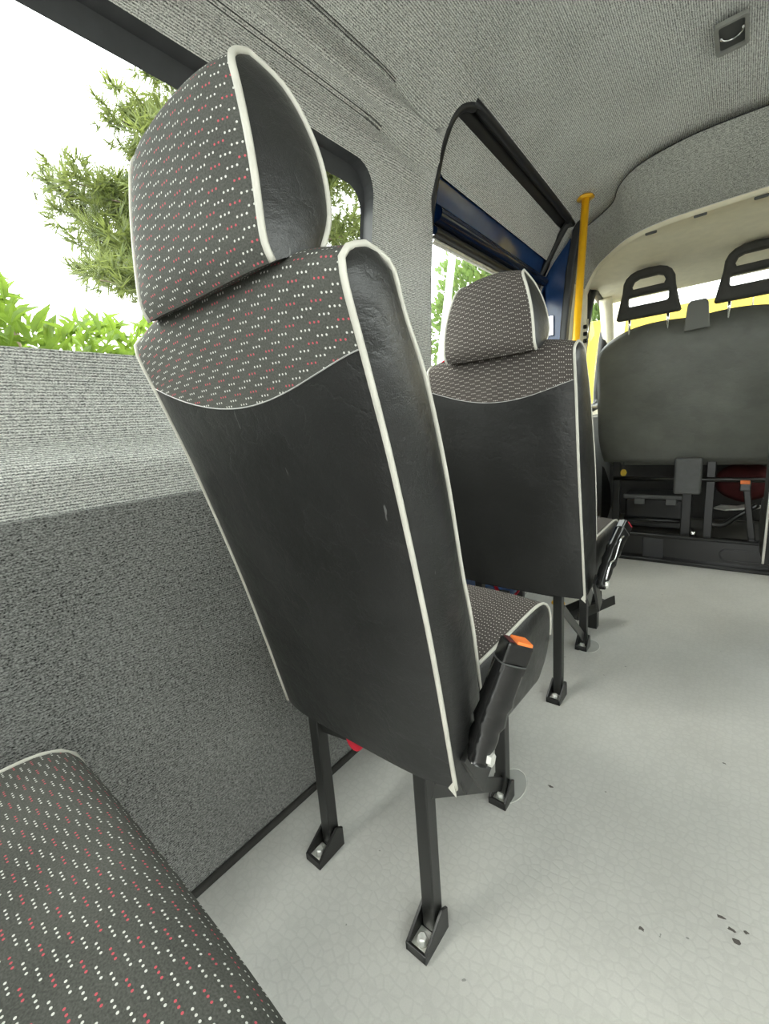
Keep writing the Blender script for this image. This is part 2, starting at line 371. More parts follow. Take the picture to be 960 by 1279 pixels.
floor = box('floor', (0, 0.80, -0.02), (1.83, 4.85, 0.04), 'vinyl', kind='structure')
box('outer_skin', (0, 0.8, -0.07), (1.9, 4.8, 0.05), 'steel', floor)
# window 1: gasket, frit and pane
def offs(pl, d):
    cx = sum(p[0] for p in pl) / len(pl); out = []
    n = len(pl)
    for i in range(n):
        a, b = Vector(pl[i - 1]), Vector(pl[(i + 1) % n]); t = (b - a).normalized(); nrm = Vector((t.y, -t.x)); out.append((pl[i][0] + nrm.x * d, pl[i][1] + nrm.y * d))
    return out
def window(name, hole, side, gtop=0.045, gside=0.012, out=0.035):
    n = len(hole); v1 = max(p[1] for p in hole); v0 = min(p[1] for p in hole); y0 = min(p[0] for p in hole); y1 = max(p[0] for p in hole)
    g = rrect(y0 + gside, v0 + gside * 0.5, y1 - gside, v1 - gtop, 0.07, 8)
    def pt(p, d): x, y, z = shell(p[0], p[1], side); return (x + (-d if side < 0 else d), y, z)
    # reveal: from the carpet edge outwards
    V, F = [], []
    rings = [(hole, -0.002), (offs(hole, 0.006), 0.0), (offs(hole, -0.001), out)]
    for rg, d in rings[1:]: V += [pt(p, d) for p in rg]
    V += [pt(p, out) for p in g]
    for k in range(2):
        for i in range(n): F.append((k * n + i, k * n + (i + 1) % n, (k + 1) * n + (i + 1) % n, (k + 1) * n + i))
    w = bpy.data.objects.new(name, None); COL.objects.link(w); w['kind'] = 'structure'
    mobj('gasket', V, F, 'gasket', w, None, False)
    m = sum((Vector((p[0], p[1])) for p in g), Vector((0, 0))) / n
    zs = sorted(set([v0, v1] + [a for a in ARC if v0 < a < v1]))
    sheet('window_pane', y0, y1, v0, v1, lambda y, v: pt((y, v), out + 0.004), zs, [], 'glass', w, dy=0.5, outline=offs(hole, -0.004))
    return w
window('window_1', win1, -1)
window('window_2', win_r1, 1); window('window_3', win_r2, 1)

# ------------------------------------------------------------------ sliding door seen through its opening
DP = [(-0.990, -0.05), (-0.990, 1.0), (-0.982, 1.18), (-0.910, 1.50), (-0.880, 1.63), (-0.860, 1.70), (-0.840, 1.76), (-0.826, 1.795), (-0.778, 1.88), (-0.748, 1.95), (-0.728, 1.985), (-0.70, 2.02)]
DA = [0.0]
for i in range(1, len(DP)): DA.append(DA[-1] + math.dist(DP[i], DP[i - 1]))
def dz(z):
    for i in range(1, len(DP)):
        if DP[i][1] >= z: return DA[i - 1] + (z - DP[i - 1][1]) / (DP[i][1] - DP[i - 1][1]) * (DA[i] - DA[i - 1])
    return DA[-1]
def dpt(y, v, off=0.0):
    for i in range(1, len(DA)):
        if v <= DA[i] + 1e-9:
            t = (v - DA[i - 1]) / (DA[i] - DA[i - 1]); a, b = DP[i - 1], DP[i]
            x, z = a[0] + t * (b[0] - a[0]), a[1] + t * (b[1] - a[1]); dx, dzz = b[0] - a[0], b[1] - a[1]; L = math.hypot(dx, dzz)
            k = max(0.0, min(1.0, (z - 1.6) / 0.35)); drop = 0.060 * k * max(0.0, min(1.0, (y - 1.25) / 1.1))
            return (x + off * dzz / L, y, z - off * dx / L - drop)
    return (DP[-1][0], y, DP[-1][1])
door = bpy.data.objects.new('door_1', None); COL.objects.link(door); door['kind'] = 'structure'
dwin = rrect(1.30, dz(1.16), 2.30, dz(1.648), 0.06, 6)
sheet('door_frame', 1.20, 2.60, 0, DA[-1], lambda y, v: dpt(y, v), DA, [dwin], 'blue', door, label='glossy dark blue painted door frame')
pan = [(1.28, dz(1.86)), (1.33, dz(1.815)), (1.40, dz(1.80)), (2.46, dz(1.80)), (2.50, dz(1.815)), (2.515, dz(1.85)), (2.515, dz(1.92)), (2.49, dz(1.938)), (1.30, dz(1.938)), (1.28, dz(1.92))]
sheet('door_carpet_panel', 1.28, 2.52, dz(1.80), dz(1.98), lambda y, v: dpt(y, v, 0.012), DA, [], 'carpet', door, outline=pan, label='grey carpeted upper panel of the door')
V, F = [], []
for p in pan: V.append(dpt(p[0], p[1], 0.012)); V.append(dpt(p[0], p[1], 0.0))
for i in range(len(pan)): j = (i + 1) % len(pan); F.append((2 * i, 2 * j, 2 * j + 1, 2 * i + 1))
mobj('panel_edge', V, F, 'rubber', door, None, False)
sheet('window_pane', 1.3, 2.3, dz(1.16), dz(1.648), lambda y, v: dpt(y, v, -0.02), DA, [], 'glass', door, outline=dwin, label='door window pane')
# header channel and rail along the top of the door window
def drail(name, y0, y1, z0, z1, o0, o1, mat, label=None):
    V, F, _ = grid(12, 5, lambda a, b: (dpt(y0 + (y1 - y0) * a, dz(z0 + (z1 - z0) * b), o0 + (o1 - o0) * math.sin(math.pi * min(1, max(0, b))) ** 0.5), (0, 0)))
    return mobj(name, V, F, mat, door, None, True, label)
drail('header_rail', 1.405, 2.44, 1.672, 1.735, 0.0, 0.035, 'navy')
drail('header_channel', 1.405, 2.30, 1.635, 1.675, 0.0, 0.028, 'rubber')
drail('glass_lip', 1.415, 2.30, 1.618, 1.640, 0.0, 0.012, 'silver', 'shiny metal lip above the door glass')
# door seal along the opening and black groove over the header
sealp = [Vector(shell(p[0], p[1])) + Vector((-0.016, 0, -0.002)) for p in doorhole[2:]] + [Vector(shell(1.47, z2v(0.02))) + Vector((-0.012, 0, 0))]
tube('door_seal', smooth_path(sealp, 3), 0.016, 'rubber', door)
for k, (oy, oz, ox, r) in enumerate(((0, 0.012, -0.028, 0.014), (0, 0.004, -0.055, 0.012))):
    pts = [Vector(shell(y, z2v(1.960))) + Vector((ox, 0, oz)) for y in [1.42 + 0.1 * i for i in range(10)]]
    tube('seal_groove', pts, r, 'rubber', door)
prism('seal_backing', [(-0.655, 1.30), (-0.655, 2.46), (-0.75, 2.46), (-0.75, 1.30)], 2, 1.975, 1.985, 'rubber', door)
drail('upper_seal', 1.28, 2.52, 1.936, 2.015, 0.006, 0.020, 'rubber', 'black rubber seal above the door panel')
box('front_jamb', (-0.86, 2.50, 1.0), (0.05, 0.09, 1.9), 'blue', door, 0.01)
box('catch_plate', (-0.815, 2.448, 1.46), (0.03, 0.012, 0.10), 'chrome', door, 0.003)

prism('jamb_seal', [(-0.80, 0.0), (-0.79, 0.9), (-0.775, 1.2), (-0.76, 1.45), (-0.735, 1.70), (-0.705, 1.86), (-0.69, 1.93), (-0.655, 1.93), (-0.662, 1.88), (-0.695, 1.70), (-0.725, 1.45), (-0.745, 1.2), (-0.76, 0.9), (-0.77, 0.0)], 1, 2.42, 2.47, 'rubber', door, 0.008)
prism('jamb_post', [(-0.96, 0.0), (-0.96, 1.2), (-0.88, 1.6), (-0.78, 1.88), (-0.72, 1.90), (-0.73, 1.70), (-0.755, 1.45), (-0.775, 1.2), (-0.79, 0.9), (-0.80, 0.0)], 1, 2.455, 2.50, 'blue', door, 0.008)
# ------------------------------------------------------------------ over-cab lining and cab
seam = [(0.0, 2.11, 1.944), (-0.17, 2.10, 1.942), (-0.30, 2.125, 1.940), (-0.40, 2.175, 1.936), (-0.47, 2.26, 1.928), (-0.515, 2.37, 1.918), (-0.60, 2.44, 1.900), (-0.70, 2.47, 1.862), (-0.79, 2.48, 1.74)]
edge = [(0.0, 2.34, 1.775), (-0.17, 2.35, 1.775), (-0.28, 2.36, 1.775), (-0.37, 2.39, 1.776), (-0.45, 2.45, 1.780), (-0.52, 2.54, 1.786), (-0.62, 2.70, 1.792), (-0.70, 2.84, 1.790), (-0.76, 2.86, 1.70)]
SP, EP = smooth_path(seam, 5), smooth_path(edge, 5)
def full(P): return [Vector((-p.x, p.y, p.z)) for p in P[:0:-1]] + list(P)
SF, EF = full(SP), full(EP); nF = len(SF)
V, UV, F = [], [], []
for j in range(9):
    t = j / 8
    for i in range(nF):
        a, b = SF[i], EF[i]; p = a.lerp(b, t) + Vector((0, -0.02 * math.sin(math.pi * t), -0.012 * math.sin(math.pi * t) - 0.004 * (1 - t))); V.append(p); UV.append((p.x, t * 0.3))
for j in range(8):
    for i in range(nF - 1): a = j * nF + i; F.append((a, a + 1, a + nF + 1, a + nF))
mobj('overcab_lining', V, F, 'carpet_mid', ceil, UV, True, label='carpeted lining dropping to the cab headliner')
tube('lining_seam', [p + Vector((0, 0, -0.004)) for p in SF], 0.0022, 'rubber', ceil, 6)
cab = bpy.data.objects.new('trim_2', None); COL.objects.link(cab); cab['kind'] = 'structure'
# cream headliner: lip, then roof going forward to the windscreen
rows = [(0, 0.0, 0.0), (0, 0.014, 0.012), (0, 0.045, 0.004), (0, 0.06, 0.02)]
V, F = [], []
def capt(i, k):
    e = EF[i]; a = e + Vector((0, 0.0, -0.003))
    tgt = Vector((e.x * 1.05, 3.1, 1.752)); w = Vector((e.x * 1.06, 3.5, 1.722))
    return [a, a + Vector((0, 0.012, -0.012)), a + Vector((0, 0.04, -0.010)), a + Vector((0, 0.046, 0.012)), a.lerp(tgt, 0.4) + Vector((0, 0, 0.028)), a.lerp(tgt, 0.75) + Vector((0, 0, 0.018)), tgt, tgt + Vector((0, 0.012, 0.01)), w.lerp(tgt, 0.5) + Vector((0, 0, 0.012)), w][k]
for k in range(10):
    for i in range(nF): V.append(capt(i, k))
for k in range(9):
    for i in range(nF - 1): a = k * nF + i; F.append((a, a + 1, a + nF + 1, a + nF))
mobj('cab_headliner', V, F, 'cream', cab)
for i in range(nF):
    pass
for x in (-0.37, -0.19, 0.0, 0.19):
    y = 2.345 + (0.05 if x < -0.3 else 0.01); box('clip_slot', (x, y + 0.029, 1.759), (0.045, 0.012, 0.012), 'greyplastic', cab, 0.004)
# cab sides with door windows, cream pillars
def side(sg):
    o = bpy.data.objects.new('door_2' if sg < 0 else 'door_3', None); COL.objects.link(o); o['kind'] = 'structure'
    def f(y, v): return (sg * (0.80 + 0.10 * math.sin(min(1, max(0, (1.85 - v) / 1.3)) * math.pi / 2)), y, v)
    hole = [(3.13, 1.04), (3.60, 1.04), (3.62, 1.20), (3.61, 1.50), (3.62, 1.62), (3.50, 1.72), (3.28, 1.765), (3.15, 1.71), (3.125, 1.50)]
    hp = smooth_path([Vector((p[0], p[1], 0)) for p in hole + hole[:1]], 4)[:-1]; hp = [(p.x, p.y) for p in hp]
    sheet('cab_side', 2.51, 4.3, 0.0, 1.95, f, [0.2 * i for i in range(1, 10)], [hp], 'cream', o)
    ring = [Vector(f(p[0], p[1])) - Vector((sg * 0.012, 0, 0)) for p in hp]
    tube('window_seal', ring, 0.030, 'rubber', o, 8, True)
    inner = [Vector(f(p[0], p[1])) + Vector((sg * 0.02, 0, 0)) for p in offs(hp, -0.01)]
    mobj('window_pane', [v for v in inner], [tuple(range(len(inner)))], 'glass', o, None, False)
    return o
dl = side(-1); dr = side(1)
box('door_pillar', (-0.80, 2.93, 1.05), (0.07, 0.05, 1.45), 'cream', dl, 0.012)
box('added_door_card', (-0.875, 3.6, 0.55), (0.05, 1.3, 0.86), 'greyplastic', dl, 0.02)  # dark cards added over the cream sides to dim the view under the bench
box('added_door_card', (0.875, 3.6, 0.55), (0.05, 1.3, 0.86), 'greyplastic', dr, 0.02)
for z in (1.42, 1.46, 1.50): box('hinge_bracket', (-0.762, 2.905, z), (0.025, 0.03, 0.022), 'plastic', dl, 0.004)
tube('belt_guide', [(-0.755, 2.90, 1.40), (-0.75, 2.895, 1.54)], 0.006, 'chrome', dl)
ws = bpy.data.objects.new('window_4', None); COL.objects.link(ws); ws['kind'] = 'structure'
V, F, _ = grid(12, 4, lambda a, b: (((a - 0.5) * (1.5 + 0.25 * b), 3.5 + 0.85 * b - 0.25 * (2 * a - 1) ** 2 * 0.6, 1.722 - 0.66 * b), (0, 0)))
mobj('windscreen_pane', V, F, 'glass', ws)
for s_ in (-1, 1): tube('windscreen_pillar', [(s_ * 0.76, 3.36, 1.73), (s_ * 0.88, 4.2, 1.05)], 0.04, 'cream', ws)
dash = prism('dashboard', [(4.0, 0.2), (4.05, 0.7), (3.92, 0.80), (3.95, 1.0), (4.15, 1.07), (4.45, 1.03), (4.45, 0.2)], 0, -0.88, 0.88, 'greyplastic', None, 0.02)
tag(dash, 'dark grey plastic dashboard across the front of the cab', 'dashboard')
rf = sheet('roof_skin', 2.45, 3.62, -0.95, 0.95, lambda y, v: (v, y, 2.045 - 0.27 * max(0, (y - 2.45) / 1.17) ** 1.6), [-0.5, 0, 0.5], [], 'white', None, 'structure'); rf.name = 'trim_4'
# step up into the cab
stp = box('trim_3', (0.0, 3.235, 0.085), (1.78, 0.03, 0.17), 'plastic', None, 0.006, kind='structure')
box('step_foot', (0.0, 3.205, 0.014), (1.78, 0.045, 0.028), 'plastic', stp, 0.008)
box('step_nosing', (0.0, 3.225, 0.180), (1.78, 0.05, 0.020), 'plastic', stp, 0.008)
box('dark_inlay', (-0.41, 3.218, 0.085), (0.115, 0.006, 0.14), 'rubber', stp, 0.002)
tube('slot_outline', [Vector((x, 3.218, z)) for x, z in rrect(-0.06, 0.055, 0.30, 0.125, 0.034, 6)], 0.004, 'plastic', stp, 6, True)
box('cab_floor', (0.0, 3.83, 0.165), (1.76, 1.16, 0.03), 'softblack', stp)

# ------------------------------------------------------------------ passenger seats
def lerp(a, b, t): return a + (b - a) * t
def table(pts, n):
    P = smooth_path([Vector((p[0], p[1], 0)) for p in pts], 8); L = [0]
    for i in range(1, len(P)): L.append(L[-1] + (P[i] - P[i - 1]).length)
    out = []
    for k in range(n + 1):
        s = L[-1] * k / n; i = 1
        while i < len(L) - 1 and L[i] < s: i += 1
        t = (s - L[i - 1]) / max(1e-9, L[i] - L[i - 1]); q = P[i - 1].lerp(P[i], t); out.append((q.x, q.y))
    return out, L[-1]
def make_seat(o, label, xR, xL, rear, front, head, cush, legs, brace=True, chw=None, fab='dots', cfab='warmdots'):
    """rear/front: (y, z) side profile of the back, bottom to top; xR/xL: (bottom, top) x of its right and left edges"""
    root = thing('passenger_seat', label, 'seat', o, 'passenger seats in grey dotted fabric and black vinyl')
    zb, zt = rear[0][1], max(p[1] for p in rear + front)
    X0, X1 = lambda z: lerp(xL[0], xL[1], (z - zb) / (zt - zb)), lambda z: lerp(xR[0], xR[1], (z - zb) / (zt - zb))
    NR = 60
    RT, LR = table(rear, NR); FT, LF = table(front, NR)
    def rp(t, T): i = min(NR - 1, int(t * NR)); f = t * NR - i; return (lerp(T[i][0], T[i + 1][0], f), lerp(T[i][1], T[i + 1][1], f))
    crown = 0.030
    def surf(s, t, T, bul, sgn):
        y, z = rp(t, T); x = lerp(X0(z), X1(z), (s + 1) / 2); q = 1 - s * s; q2 = 1 - abs(s) ** 5
        kz = max(0, (z - zt + 0.16) / 0.16)
        return Vector((x, y + sgn * bul * q2 * (1 - kz * kz * 0.7), z + crown * q * kz ** 1.5))
    seamz = lambda s: (zt - 0.090) - 0.046 * (1 - s * s) ** 1.1 - 0.006 * s
    # t of the seam on the rear profile
    def tz(z):
        lo, hi = 0.0, 0.97
        for _ in range(24):
            m_ = (lo + hi) / 2
            if rp(m_, RT)[1] >= z: hi = m_
            else: lo = m_
        return hi
    v0 = 0.0
    V, F, UV = grid(48, 22, lambda a, b: (surf(2 * a - 1, tz(seamz(2 * a - 1)) * b, RT, 0.016, -1), (a * 0.43 + o[1], tz(seamz(2 * a - 1)) * b * LR)))
    mobj('back_panel', V, F, 'leather', root, UV, True, label='black vinyl rear panel')
    V, F, UV = grid(48, 14, lambda a, b: (surf(2 * a - 1, lerp(tz(seamz(2 * a - 1)), 1, b), RT, 0.016, -1), (a * 0.43 + o[1], lerp(tz(seamz(2 * a - 1)), 1, b) * LR)))
    mobj('back_top_band', V, F, fab, root, UV, True, label='dotted fabric top band of the backrest')
    V, F, UV = grid(20, 26, lambda a, b: (surf(2 * a - 1, b, FT, 0.014, 1), (a * 0.43, -b * LF)))
    mobj('back_front', V, F, fab, root, UV, True, label='dotted fabric front of the backrest')
    tube('seam', [surf(s, tz(seamz(s)), RT, 0.016, -1) + Vector((0, -0.0006, 0)) for s in [-1 + 2 * i / 64 for i in range(65)]], 0.0009, 'thread', root, 5)
    a0, b0 = rp(0, RT), rp(0, FT)
    V, F, UV = grid(6, 3, lambda a, b: (Vector((lerp(X0(zb), X1(zb), a), lerp(a0[0], b0[0], b), lerp(a0[1], b0[1], b) - 0.004 * math.sin(math.pi * b))), (a * 0.43, b * 0.12)))
    mobj('back_underside', V, F, 'leather', root, UV, False)
    for sx, XF in ((1, X1), (-1, X0)):
        def sp(a, b):
            r, f = rp(b, RT), rp(b, FT); y, z = lerp(r[0], f[0], a), lerp(r[1], f[1], a)
            bl = 0.014 * (math.sin(math.pi * a) ** 0.6 if 0 < a < 1 else 0) * (1 - max(0, (b - 0.9) / 0.1) ** 2)
            return (Vector((XF(z) + sx * bl, y, z)), (y, z))
        V, F, UV = grid(8, 30, sp)
        mobj('back_side', V, F, 'leather', root, UV, True, label='black vinyl side panel')
        loop = [Vector((XF(p[1]) + sx * 0.002, p[0], p[1])) for p in [rp(k / 60, RT) for k in range(61)] + [rp(1 - k / 60, FT) for k in range(1, 61)]]
        tube('piping', loop, 0.0037, 'piping', root, 8)
        tube('stitching', [p + Vector((-sx * 0.010, -0.0012, 0)) for p in [surf(sx * 1.0, k / 40, RT, 0.016, -1) for k in range(36)]], 0.0006, 'thread', root, 4)
    pe = rp(0, RT); x = X1(zb)
    mobj('piping_end', [(x - 0.008, pe[0] - 0.007, zb + 0.002), (x + 0.003, pe[0] - 0.008, zb + 0.020), (x + 0.006, pe[0] - 0.005, zb - 0.011), (x - 0.004, pe[0] + 0.010, zb + 0.010)], [(0, 1, 2), (0, 2, 3), (0, 3, 1), (1, 3, 2)], 'piping', root, None, False)
    # headrest: D-section, narrower towards the top
    hc, hw0, hw1, hr, hf = head
    HR, L1 = table(hr, NR); HF, L2 = table(hf, NR); h0, h1 = hr[0][1], max(p[1] for p in hr + hf)
    def hx(z, s): t = max(0, min(1, (z - h0) / (h1 - h0))); return hc + s * lerp(hw0, hw1, t ** 2.4) 
    def hs(s, t, T, bul, sgn):
        y, z = rp(t, T); q = 1 - s * s; q2 = 1 - abs(s) ** 4; top = max(0, (z - h0) / (h1 - h0))
        return Vector((hx(z, s), y + sgn * bul * q2 * math.sin(math.pi * min(1, t * 0.8 + 0.15)), z + 0.012 * q * top ** 3 - 0.004 * q * (1 - top) ** 3))
    V, F, UV = grid(18, 18, lambda a, b: (hs(2 * a - 1, b, HR, 0.018, -1), (a * 0.26 + 0.4, b * L1)))
    hp = mobj('headrest', V, F, fab, root, UV, True, label='dotted fabric headrest with black vinyl ends')
    V, F, UV = grid(18, 18, lambda a, b: (hs(2 * a - 1, b, HF, 0.016, 1), (a * 0.26, -b * L2)))
    mobj('headrest_front', V, F, fab, hp, UV, True)
    a0h, b0h = rp(0, HR), rp(0, HF)
    V, F, UV = grid(18, 3, lambda a, b: (hs(2 * a - 1, 0, HR, 0.018, -1).lerp(hs(2 * a - 1, 0, HF, 0.016, 1), b), (a * 0.26, b * 0.1)))
    mobj('headrest_base', V, F, fab, hp, UV, True)
    for sx in (1, -1):
        def sp(a, b):
            r, f = rp(b, HR), rp(b, HF); y, z = lerp(r[0], f[0], a), lerp(r[1], f[1], a)
            bl = 0.012 * (math.sin(math.pi * a) ** 0.7 if 0 < a < 1 else 0) * math.sin(math.pi * min(1, 0.25 + b * 0.75))
            return (Vector((hx(z, sx) + sx * bl, y, z)), (y, z))
        V, F, UV = grid(8, 20, sp)
        mobj('headrest_end', V, F, 'leather', hp, UV, True, label='black vinyl end panel')
        loop = [Vector((hx(p[1], sx) + sx * 0.001, p[0], p[1])) for p in [rp(k / 40, HR) for k in range(41)] + [rp(1 - k / 40, HF) for k in range(1, 41)]]
        tube('headrest_piping', loop, 0.0037, 'piping', hp, 8)
    # cushion
    cx0, cx1 = (xL[0] + 0.004, xR[0] - 0.002) if not chw else chw
    top, bot = cush; CT, LC = table(top, NR)
    def cs(a, b):
        y, z = rp(b, CT); s = 2 * a - 1; q = 1 - abs(s) ** 3
        return (Vector((lerp(cx0, cx1, a), y + 0.010 * q * max(0, (b - 0.72) / 0.28), z + 0.014 * q * (1 - b ** 4))), (a * (cx1 - cx0), b * LC))
    V, F, UV = grid(20, 26, cs)
    cu = mobj('seat_cushion', V, F, cfab, root, UV, True, label='dotted fabric seat cushion')
    for sx, cx in ((1, cx1), (-1, cx0)):
        outl = [Vector((cx, *rp(k / 24, CT))) for k in range(25)] + [Vector((cx, p[0], p[1])) for p in bot]
        mid = sum(outl, Vector()) / len(outl) + Vector((sx * 0.012, 0, 0)); n = len(outl)
        V = outl + [p.lerp(mid, 0.15) + Vector((sx * 0.008, 0, 0)) for p in outl] + [mid]
        F = [(i, (i + 1) % n, n + (i + 1) % n, n + i) for i in range(n)] + [(n + i, n + (i + 1) % n, 2 * n) for i in range(n)]
        mobj('cushion_side', V, F, 'leather', cu, [(p[1], p[2]) for p in V], True, label='black vinyl cushion side')
        tube('cushion_piping', [p + Vector((sx * 0.002, 0, 0)) for p in outl[:22]], 0.0032, 'piping', cu, 8)
    pts = [rp(1, CT)] + list(bot)
    V, F, UV = grid(1, len(pts) - 1, lambda a, b: (Vector((lerp(cx0, cx1, a), *pts[int(round(b * (len(pts) - 1)))])), (a, b)))
    mobj('cushion_base', V, F, 'leather', cu, UV, False)
    # frame: four legs with bolted shoes, rails, brace
    rl, ll, fr, fl = legs
    zr, zf = zb - 0.030, bot[1][1] - 0.005
    for k, (lx, ly) in enumerate(legs):
        htop = zb + 0.02 if k < 2 else zf
        lg = bar('leg', (lx, ly, 0.012), (lx, ly, htop), 0.030, 0.030, 'steel', root, 0.003)
        w = 0.021
        yb, yt = (-0.062, 0.020) if k < 2 else (-0.040, 0.020)
        for s in (-1, 1):
            prism('foot_cheek', [(ly + yt, 0.0), (ly + yt, 0.050), (ly + yt - 0.018, 0.062), (ly + yb, 0.018), (ly + yb, 0.0)], 0, lx + s * w - 0.003, lx + s * w + 0.003, 'steel', lg, 0.001)
        box('foot_toe', (lx, ly + yb + 0.003, 0.010), (2 * w + 0.004, 0.006, 0.020), 'steel', lg, 0.001)
        box('foot_plate', (lx, ly + (yb + yt) / 2, 0.0045), (2 * w, yt - yb, 0.006), 'steel', lg, 0.001)
        if k < 3:
            bm = bmesh.new(); bmesh.ops.create_cone(bm, cap_ends=True, segments=6, radius1=0.013, radius2=0.010, depth=0.016)
            bmesh.ops.bevel(bm, geom=list(bm.edges), offset=0.002, segments=1, affect='EDGES')
            bmesh.ops.translate(bm, vec=(lx, ly + yb + 0.024, 0.017), verts=bm.verts); bm_obj('foot_bolt', bm, 'silver', lg, label='silver bolt head')
            box('washer', (lx, ly + yb + 0.026, 0.0095), (0.036, 0.042, 0.004), 'silver', lg, 0.001)
    bar('cross_rail', (ll[0], ll[1], zr), (rl[0], rl[1], zr), 0.030, 0.040, 'steel', root)
    bar('cross_rail', (fl[0], fl[1], zf - 0.015), (fr[0], fr[1], zf - 0.015), 0.030, 0.030, 'steel', root)
    bar('side_rail', (rl[0], rl[1] - 0.02, zb - 0.012), (fr[0], fr[1] + 0.01, zf - 0.012), 0.030, 0.030, 'steel', root)
    bar('side_rail', (ll[0], ll[1] - 0.02, zb - 0.012), (fl[0], fl[1] + 0.01, zf - 0.012), 0.030, 0.030, 'steel', root)
    bar('gusset', (ll[0] + 0.01, ll[1] + 0.002, zb - 0.09), (ll[0] + 0.11, ll[1] + 0.02, zb - 0.09), 0.006, 0.035, 'steel', root, 0.001)
    if brace:
        bar('brace', (rl[0] + 0.012, rl[1] + 0.01, zb - 0.10), (fr[0] + 0.004, fr[1] - 0.015, 0.055), 0.006, 0.034, 'steel', root, 0.001)
        bar('brace', (ll[0], ll[1] + 0.01, zb - 0.10), (fl[0], fl[1] - 0.015, 0.055), 0.006, 0.034, 'steel', root, 0.001)
    bar('back_bracket', (xR[0] - 0.012, rear[0][0] + 0.035, zb + 0.05), (xR[0] - 0.012, rl[1] + 0.02, zb - 0.05), 0.008, 0.05, 'steel', root)
    return root
def sc(pts, ox): return [(p[0] + ox, p[1]) for p in pts]
rear1 = [(0.501, 0.429), (0.443, 0.702), (0.380, 0.941), (0.342, 1.061), (0.316, 1.140), (0.321, 1.163), (0.348, 1.174)]
front1 = [(0.592, 0.520), (0.560, 0.680), (0.526, 0.791), (0.491, 0.925), (0.448, 1.048), (0.408, 1.120), (0.388, 1.163), (0.348, 1.174)]
hr1 = [(0.297, 1.168), (0.289, 1.190), (0.290, 1.250), (0.293, 1.320), (0.298, 1.355), (0.322, 1.372)]
hf1 = [(0.366, 1.196), (0.384, 1.236), (0.384, 1.300), (0.362, 1.355), (0.322, 1.372)]
cush1 = ([(0.52, 0.600), (0.70, 0.600), (0.86, 0.600), (0.925, 0.580), (0.950, 0.535), (0.932, 0.470), (0.905, 0.440)], [(0.87, 0.418), (0.69, 0.428), (0.50, 0.440)])
s1 = make_seat((-0.52, 0.555, 0), 'tall passenger seat nearest the camera, black vinyl back, orange-topped buckle at its side',
               (-0.318, -0.293), (-0.735, -0.745), rear1, front1, (-0.506, 0.138, 0.105, hr1, hf1), cush1, [(-0.42, 0.555), (-0.72, 0.56), (-0.437, 0.928), (-0.72, 0.928)])
rear2 = [(1.345, 0.432), (1.305, 0.62), (1.255, 0.85), (1.222, 1.04), (1.200, 1.145), (1.205, 1.168), (1.232, 1.182)]
front2 = [(1.46, 0.545), (1.45, 0.68), (1.42, 0.85), (1.36, 1.02), (1.31, 1.12), (1.275, 1.172), (1.232, 1.182)]
hr2 = [(1.170, 1.170), (1.156, 1.195), (1.158, 1.26), (1.168, 1.33), (1.180, 1.362), (1.205, 1.378)]
hf2 = [(1.245, 1.202), (1.272, 1.235), (1.268, 1.30), (1.245, 1.352), (1.205, 1.378)]
cush2 = ([(y + 0.875, z) for y, z in cush1[0]], [(y + 0.875, z) for y, z in cush1[1]])
s2 = make_seat((-0.56, 1.449, 0), 'smaller-looking passenger seat beside the sliding door, in front of the nearest tall seat',
               (-0.347, -0.343), (-0.778, -0.780), rear2, front2, (-0.560, 0.132, 0.088, hr2, hf2), cush2, [(-0.457, 1.449), (-0.755, 1.449), (-0.477, 1.844), (-0.755, 1.844)], fab='warmdots')
d3 = -0.815
s3 = make_seat((-0.50, 0.555 + d3, 0), 'dotted fabric seat cushion cut off in the lower left foreground corner',
               (-0.228, -0.215), (-0.755, -0.755), sc(rear1, d3), sc(front1, d3), (-0.49, 0.138, 0.105, sc(hr1, d3), sc(hf1, d3)),
               ([(0.52 + d3, 0.585), (0.70 + d3, 0.583), (0.84 + d3, 0.580), (0.905 + d3, 0.575), (0.940 + d3, 0.550), (0.946 + d3, 0.505), (0.935 + d3, 0.440)], sc(cush1[1], d3)),
               [(-0.42, 0.555 + d3), (-0.72, 0.56 + d3), (-0.437, 0.90 + d3), (-0.72, 0.90 + d3)], cfab='dots')
ox = 0.865; oy = 0.60
s4 = make_seat((-0.56 + ox, 1.449 + oy, 0), 'passenger seat cut off at the right edge, only its piped lower left corner showing',
               (-0.347 + ox, -0.343 + ox), (-0.778 + ox, -0.780 + ox), sc(rear2, oy), sc(front2, oy), (-0.560 + ox, 0.132, 0.088, sc(hr2, oy), sc(hf2, oy)),
               (sc(cush2[0], oy), sc(cush2[1], oy)), [(-0.35 + ox, 1.449 + oy), (-0.64 + ox, 1.449 + oy), (-0.35 + ox, 1.844 + oy), (-0.64 + ox, 1.844 + oy)])
